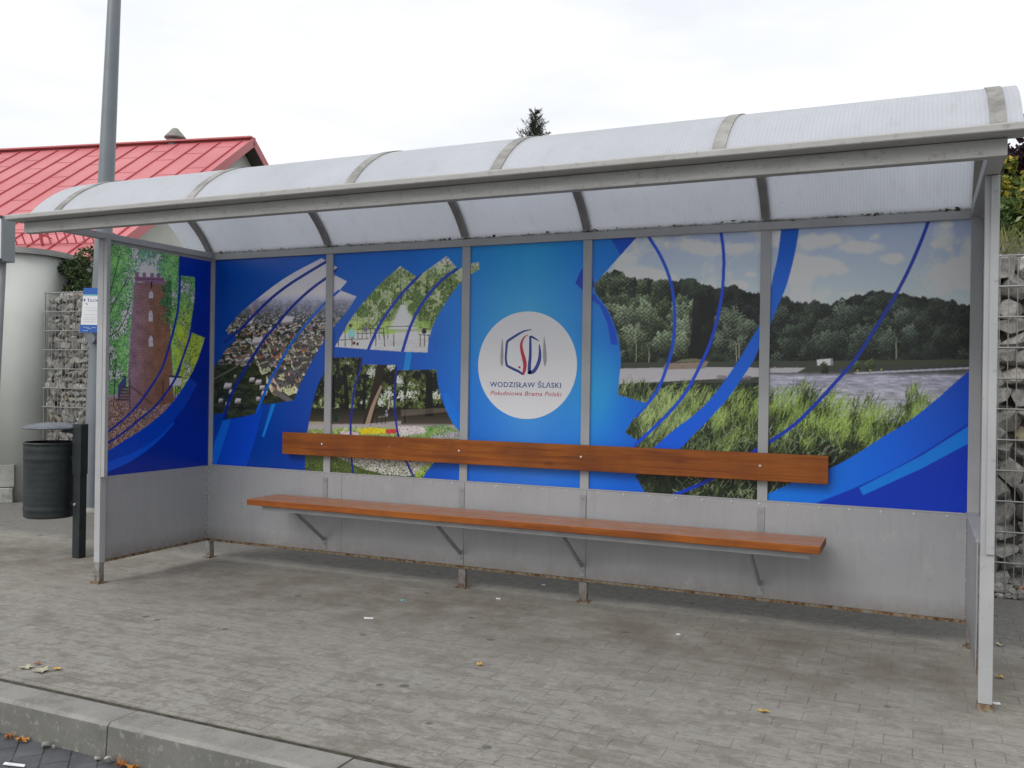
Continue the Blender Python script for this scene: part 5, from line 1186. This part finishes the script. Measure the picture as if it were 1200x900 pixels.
c = P_(1225, 240, 7.3); shrub('shrub', 'leggy green and yellow shrub cut by the right edge of the photo', tuple(c), (.34, .3, .42), 1500, .065, 'yellow', group='shrubs on the bank', base=2.2)
c = P_(1245, 250, 8.0); shrub('shrub', 'green shrub just beyond the right edge on the bank', tuple(c), (.5, .35, .5), 2400, .06, 'green', group='shrubs on the bank', base=2.2)
def tree(name, label, base, h, crown_c, rad, n, size, mat, group=None):
    e = empty(name, tuple(base), label, 'tree', group); b = MB(); bs = np.array(base, float); cc = np.array(crown_c, float)
    b.tube([bs, (bs*.6+cc*.4)+rv.normal(0, .05, 3), cc], [.09, .07, .03], 10)
    cl = [cc+rv.normal(0, .48, 3)*np.array(rad) for _ in range(26)]
    for k in cl: b.tube([bs*.5+cc*.5, (bs*.25+cc*.75+k)/2, k], [.03, .018, .006], 6)
    b.build('trunk', M['bark'], e); b = MB()
    for k in cl: leaves(b, blobpts(rv, k, np.array(rad)*rv.uniform(.2, .38), n//26), size, rv)
    b.build('crown', Lm[mat], e); return e
c = P_(1203, 180, 9.6); tree('plum_tree', 'purple-leaved tree behind the shrubs at the right edge', (c[0], c[1], 2.9), 3, tuple(c), (.70, .6, .42), 6500, .075, 'purple')
# spruce far behind the roof
st = CAMP + ray(627, 126)*30
sp = empty('spruce_tree', (st[0], st[1], RZ), 'dark spruce top showing above the middle of the shelter roof', 'tree')
b = MB(); b.tube([(st[0], st[1], RZ), (st[0]+.05, st[1], 5), (st[0], st[1], st[2])], [.2, .12, .012], 10); b.build('trunk', M['bark'], sp)
bb = MB(); Hs = st[2]
def twig(p0, d, ln, w):
    d = d/np.linalg.norm(d); k = int(ln/0.022)
    for i in range(k):
        p = p0+d*ln*(i+.5)/k; a = np.cross(d, rv.normal(size=3)); a /= np.linalg.norm(a); t = p+a*w*(1-.5*i/k)+d*w*.6; s_ = np.cross(a, d)*.010
        bb.add([p-s_, p+s_, t], [(0, 1, 2)])
tb = MB()
z = 0.25
while z < 6.5:
    nb = 8 if z < 3 else 7
    for i in range(nb):
        if z < .6 and rv.random() < .3: continue
        a = rv.uniform(0, 6.283); L_ = (0.12+z*0.50)*rv.uniform(.4, 1.15) if z < 2 else (.3+z*.25)*rv.uniform(.7, 1.05)
        d = np.array([math.cos(a), math.sin(a), rv.uniform(.5, 1.3)]); p0 = np.array([st[0], st[1], Hs-z]); tip = p0+d/np.linalg.norm(d)*L_
        tb.tube([p0, tip], [.008, .003], 4, 0, False); 
        if z < 2.6:
            twig(p0, tip-p0, L_, .07)
            for q in np.arange(.2, 1.0, .09):
                s0 = p0+(tip-p0)*q; dd = d+rv.normal(0, .7, 3); ll = L_*.38*(1.1-q)+.05; twig(s0, dd, ll, .065)
        else:
            for q in np.arange(.2, 1.0, .3): twig(p0+(tip-p0)*q, d+rv.normal(0, .8, 3), .35, .12)
    z += 0.13 if z < 2.4 else .4
twig(np.array([st[0], st[1], Hs-.35]), np.array([0, 0, 1.]), .35, .035)
tb.build('branches', M['bark'], sp); bb.build('crown', Lm['needle'], sp)

# ------------------------------------------------------------------ building with the red roof
H_R = 6.5
def Zp(u, v, z): r_ = ray(u, v); return CAMP + r_*((z-CAMP[2])/r_[2])
A0, B0 = Zp(0, 178, H_R), Zp(297, 163, H_R)
tR = (B0-A0)/np.linalg.norm(B0-A0); nR = np.array([tR[1], -tR[0], 0.0])
if nR@(CAMP-B0) < 0: nR = -nR
al = R(33.5); wF = nR*math.cos(al)-np.array([0, 0, math.sin(al)]); wB = -nR*math.cos(al)-np.array([0, 0, math.sin(al)])
nF = nR*math.sin(al)+np.array([0, 0, math.cos(al)]); nBk = -nR*math.sin(al)+np.array([0, 0, math.cos(al)])
LEN, SL, OV = 24.0, 6.45, 0.30
hs_ = empty('red_roofed_building', tuple(B0*np.array([1, 1, 0])-tR*8-nR*0), 'pale building with a red standing seam sheet roof behind the shelter', 'building')
def slab(b, p, a, la, c_, lc, nrm, th, mi=0):      # plate spanned by a*la and c*lc, th thick below nrm
    p = np.array(p); vs = [p, p+a*la, p+a*la+c_*lc, p+c_*lc]; vs += [v-nrm*th for v in vs]
    b.add(vs, [(0, 1, 2, 3), (7, 6, 5, 4), (0, 4, 5, 1), (1, 5, 6, 2), (2, 6, 7, 3), (3, 7, 4, 0)], mi)
b = MB(); slab(b, B0, -tR, LEN, wF, SL, nF, .03); slab(b, B0, -tR, LEN, wB, SL, nBk, .03)
s_ = 0.22
while s_ < LEN:
    for w_, n_ in ((wF, nF), (wB, nBk)):
        p = B0-tR*s_; b.bar(p+w_*.12+n_*.012, p+w_*SL+n_*.012, .030, .026, tuple(n_), 1)
    s_ += 0.51
s_ = .22; i = 0
while s_ < LEN-.5:
    q = .45+((i*0.37) % 1)*.9
    while q < SL:
        p = B0-tR*(s_+.03)+wF*q+nF*.003; b.bar(p, p-tR*.45, .010, .005, tuple(nF), 2); q += 1.25
    s_ += .51; i += 1
rf = b.build('roof', [M['roofred'], M['seamred'], M['lap']], hs_)
b = MB(); b.bar(B0+nF*.02+np.array([0, 0, .012]), B0-tR*LEN+np.array([0, 0, .03]), .22, .03); child_fix(b.build('ridge_cap', M['roofred']), rf)
for w_, n_ in ((wF, nF), (wB, nBk)):
    b = MB(); p = B0+tR*.012; b.bar(p-n_*.055+w_*.02, p-n_*.055+w_*SL, .022, .17, tuple(n_)); b.build('verge_board', M['seamred'] if 0 else M['roofred'], hs_)
    b = MB(); slab(b, B0-n_*.035, -tR, OV, w_, SL, n_, .10); b.build('soffit', M['soffit'], hs_)
G0 = B0-tR*OV; EH = math.cos(al)*(SL-.45); ZE = H_R-math.tan(al)*EH
b = MB(); Lh = LEN-OV*2
gp = [(-EH, 0), (EH, 0), (EH, ZE-.1), (0, H_R-.1-.06), (-EH, ZE-.1)]
vs = [G0+nR*a+np.array([0, 0, z-G0[2]]) for a, z in gp]; vs += [v-tR*Lh for v in vs]
b.add(vs, [(0, 1, 2, 3, 4), (9, 8, 7, 6, 5)]+[(i, (i+1) % 5, 5+(i+1) % 5, 5+i) for i in range(5)]); b.build('walls', M['render'], hs_)
for i in range(4):
    c_ = G0-tR*(3+i*4.5)+nR*(EH+.012); c_[2] = 1.0
    b = MB(); b.bar(c_+np.array([0, 0, 0]), c_+np.array([0, 0, 1.3]), 1.4, .06, tuple(nR)); w_ = b.build('window', M['white'], hs_, .01)
    b = MB(); c2 = c_+nR*.035; b.bar(c2+np.array([0, 0, .08]), c2+np.array([0, 0, 1.22]), 1.24, .012, tuple(nR)); child_fix(b.build('pane', M['black']), w_)
# gutter at the eave
b = MB(); p = B0+wF*SL; b.tube([p+nR*.05-np.array([0, 0, .02]), p-tR*LEN+nR*.05-np.array([0, 0, .02])], .06, 10); b.build('eave_gutter', M['seamred'], hs_)
# snow guard
rr_ = ray(60, 288); gq = CAMP+rr_*(((B0-CAMP)@nF)/(rr_@nF)); sgq = (gq-B0)@wF
b = MB(); g0 = B0+wF*sgq-tR*0.1; up = nR*0.35+np.array([0, 0, .94]); up /= np.linalg.norm(up)
for h_ in (0.03, 0.235): b.bar(g0+up*h_, g0-tR*(LEN-.3)+up*h_, .018, .018)
s_ = 0.0; i = 0
while s_ < LEN-.4:
    if i % 8 == 0: b.bar(g0-tR*s_-up*.02, g0-tR*s_+up*.26, .035, .035, tuple(tR)); b.bar(g0-tR*s_+up*.22, g0-tR*s_-wF*.25+nF*.02, .02, .02)
    else: b.bar(g0-tR*s_+up*.03, g0-tR*(s_+.03)+up*.235, .018, .018, tuple(tR))
    s_ += 0.17; i += 1
b.build('snow_guard', M['seamred'], hs_)
# roof ventilator
ss = min(((abs(np.array(inv_proj(B0-tR*s))[0]-202), s) for s in np.arange(0, 8, .01)))[1]; vc = B0-tR*ss-nR*.1
VS = .62; vz = H_R-.05
b = MB(); b.lathe([(.27*VS, vz-.35), (.27*VS, vz+.08), (.24*VS, vz+.08), (.24*VS, vz+.10), (.30*VS, vz+.10), (.30*VS, vz+.13), (.26*VS, vz+.14)], vc[0], vc[1], 24)
b.lathe([(.20*VS, vz+.13), (.20*VS, vz+.17), (.37*VS, vz+.18), (.37*VS, vz+.205), (.15*VS, vz+.36), (.13*VS, vz+.38), (.10*VS, vz+.40), (.001, vz+.405)], vc[0], vc[1], 24, 0)
b.build('roof_ventilator', M['vent'], hs_)

# ------------------------------------------------------------------ fallen leaves and scraps
lf = mat_leaf('autumn_leaf', [(0, (0.50, 0.22, 0.05)), (1, (0.56, 0.26, 0.06))], .7, .15)
lfb = mat_leaf('brown_leaf', [(0, (0.28, 0.10, 0.03)), (1, (0.34, 0.14, 0.04))], .8, .1)
lfp = mat_leaf('pale_leaf', [(0, (0.44, 0.40, 0.30)), (1, (0.50, 0.46, 0.35))], .8, .1)
lfy = mat_leaf('yellow_leaf', [(0, (0.60, 0.38, 0.08)), (1, (0.66, 0.42, 0.1))], .7, .1)
def leaf(P, size, mat, label, group, seed, curl=.35):
    rg = np.random.default_rng(seed); b = MB(); n = 14; a0 = rg.uniform(0, 6.28); pts = []
    for i in range(n):
        a = 2*math.pi*i/n; r_ = size*.5*(1+.35*math.cos(5*a)+rg.normal(0, .10)); pts.append((P[0]+math.cos(a+a0)*r_, P[1]+math.sin(a+a0)*r_*.8, P[2]+.004+abs(rg.normal(0, curl))*size*.9*(r_/size)))
    b.add([(P[0], P[1], P[2]+.004)]+pts, [(0, 1+i, 1+(i+1) % n) for i in range(n)])
    o = b.build('fallen_leaf', mat, loc=(P[0], P[1], P[2])); so = o.modifiers.new('thick', 'SOLIDIFY'); so.thickness = .0012
    return tag(o, label, 'leaf', group)
gg = 'autumn leaves in the gutter'
def gut_p(u, v): return Zp(u, v, RZ+.003)
for i, (u, v, s_, m_, lab) in enumerate([(4, 853, .045, lf, 'orange leaf in the gutter at the left edge of the photo'), (28, 858, .036, lfb, 'small brown leaf in the gutter, second from the left'), (44, 862, .048, lf, 'curled orange leaf in the gutter between the brown leaf and pale stone'),
        (155, 893, .042, lfb, 'dark brown leaf in the gutter just right of the kerb joint'), (166, 897, .045, lf, 'orange leaf in the gutter at the bottom edge right of the kerb joint')]):
    P = gut_p(u, v); P[1] = min(P[1], KY1-.035); leaf(P, s_, m_, lab, gg, 40+i, .6)
leaf(Zp(895, 835, .001), .040, lfy, 'small yellow leaf lying on the paving in front of the bench', None, 61)
leaf(Zp(562, 780, .001), .028, lfy, 'tiny yellow leaf on the paving below the bench middle', None, 62)
leaf(Zp(1172, 795, .001), .035, lfy, 'pale yellow leaf on the paving right of the front post', None, 63)
leaf(Zp(1172, 757, .001), .045, lfp, 'pale leaf on the paving behind the right front post', None, 64)
leaf(Zp(48, 787, .001), .074, lfp, 'big pale dry leaf lying near the kerb at the left', None, 65, .2)
leaf(Zp(31, 783, .001), .06, lfp, 'smaller pale leaf touching the big dry leaf, on its left', None, 66, .2)
leaf(Zp(67, 785, .001), .035, lfy, 'little tan leaf to the right of the big dry leaf', None, 67, .2)
leaf(Zp(44, 779, .001), .028, lfb, 'tiny dark leaf behind the big dry leaf', None, 68, .2)
def pebble(P, s_, label, seed, mat='rock'):
    rg = np.random.default_rng(seed); hv, hf = hulls[seed % len(hulls)]; b = MB(); v = hv@rotm(rg).T*s_; v += np.array(P)-np.array([0, 0, v[:, 2].min()]); b.add(v, hf)
    return tag(b.build('pebble', M[mat], loc=tuple(P)), label, 'pebble', 'pebbles in the gutter')
for i, (u, v, s_, lab) in enumerate([(67, 870, .028, 'pale round pebble in the gutter right of the curled orange leaf'), (75, 873, .014, 'tiny pebble in the gutter beside the pale round pebble'), (125, 886, .02, 'grey pebble in the gutter right below the kerb joint'), (138, 889, .024, 'pale pebble in the gutter left of the dark brown leaf')]):
    P = gut_p(u, v); P[1] = min(P[1], KY1-.03); pebble(P, s_, lab, 3+i)
def scrap(P, a, w, l, mat, label):
    b = MB(); c_, s_ = math.cos(a), math.sin(a); pts = [(-l, -w), (-l*.3, -w*1.2), (l, -w*.7), (l*.9, w), (0, w*1.3), (-l, w*.8)]
    vs = [(P[0]+x*c_-y*s_, P[1]+x*s_+y*c_, P[2]+.002+.004*(i % 2)) for i, (x, y) in enumerate(pts)]
    b.add(vs+[(v[0], v[1], P[2]+.0005) for v in vs], [list(range(6))]+[(i, (i+1) % 6, 6+(i+1) % 6, 6+i) for i in range(6)]+[list(range(11, 5, -1))])
    return tag(b.build('paper_scrap', M[mat], loc=tuple(P)), label, 'scrap')
scrap(Zp(432, 725, .001), .3, .007, .026, 'white', 'white paper scrap on the paving left of the middle of the bench')
scrap(Zp(472, 704, .001), .8, .008, .012, 'signteal', 'tiny blue scrap on the paving behind the white paper scrap')
scrap(Zp(17, 897, RZ+.004), .2, .006, .045, 'white', 'white stick-like scrap on the dark road setts at the bottom left')
scrap(Zp(584, 702, .001), .3, .006, .014, 'white', 'small white scrap between the two middle post feet')
scrap(Zp(637, 686, .001), .3, .006, .012, 'white', 'white crumb close below the panel left of the third post foot')
scrap(Zp(1168, 825, .001), .2, .008, .014, 'white', 'white scrap beside the rusty foot of the right front post')
scrap(Zp(795, 744, .001), .2, .005, .010, 'white', 'white scrap on the paving below the right part of the bench')
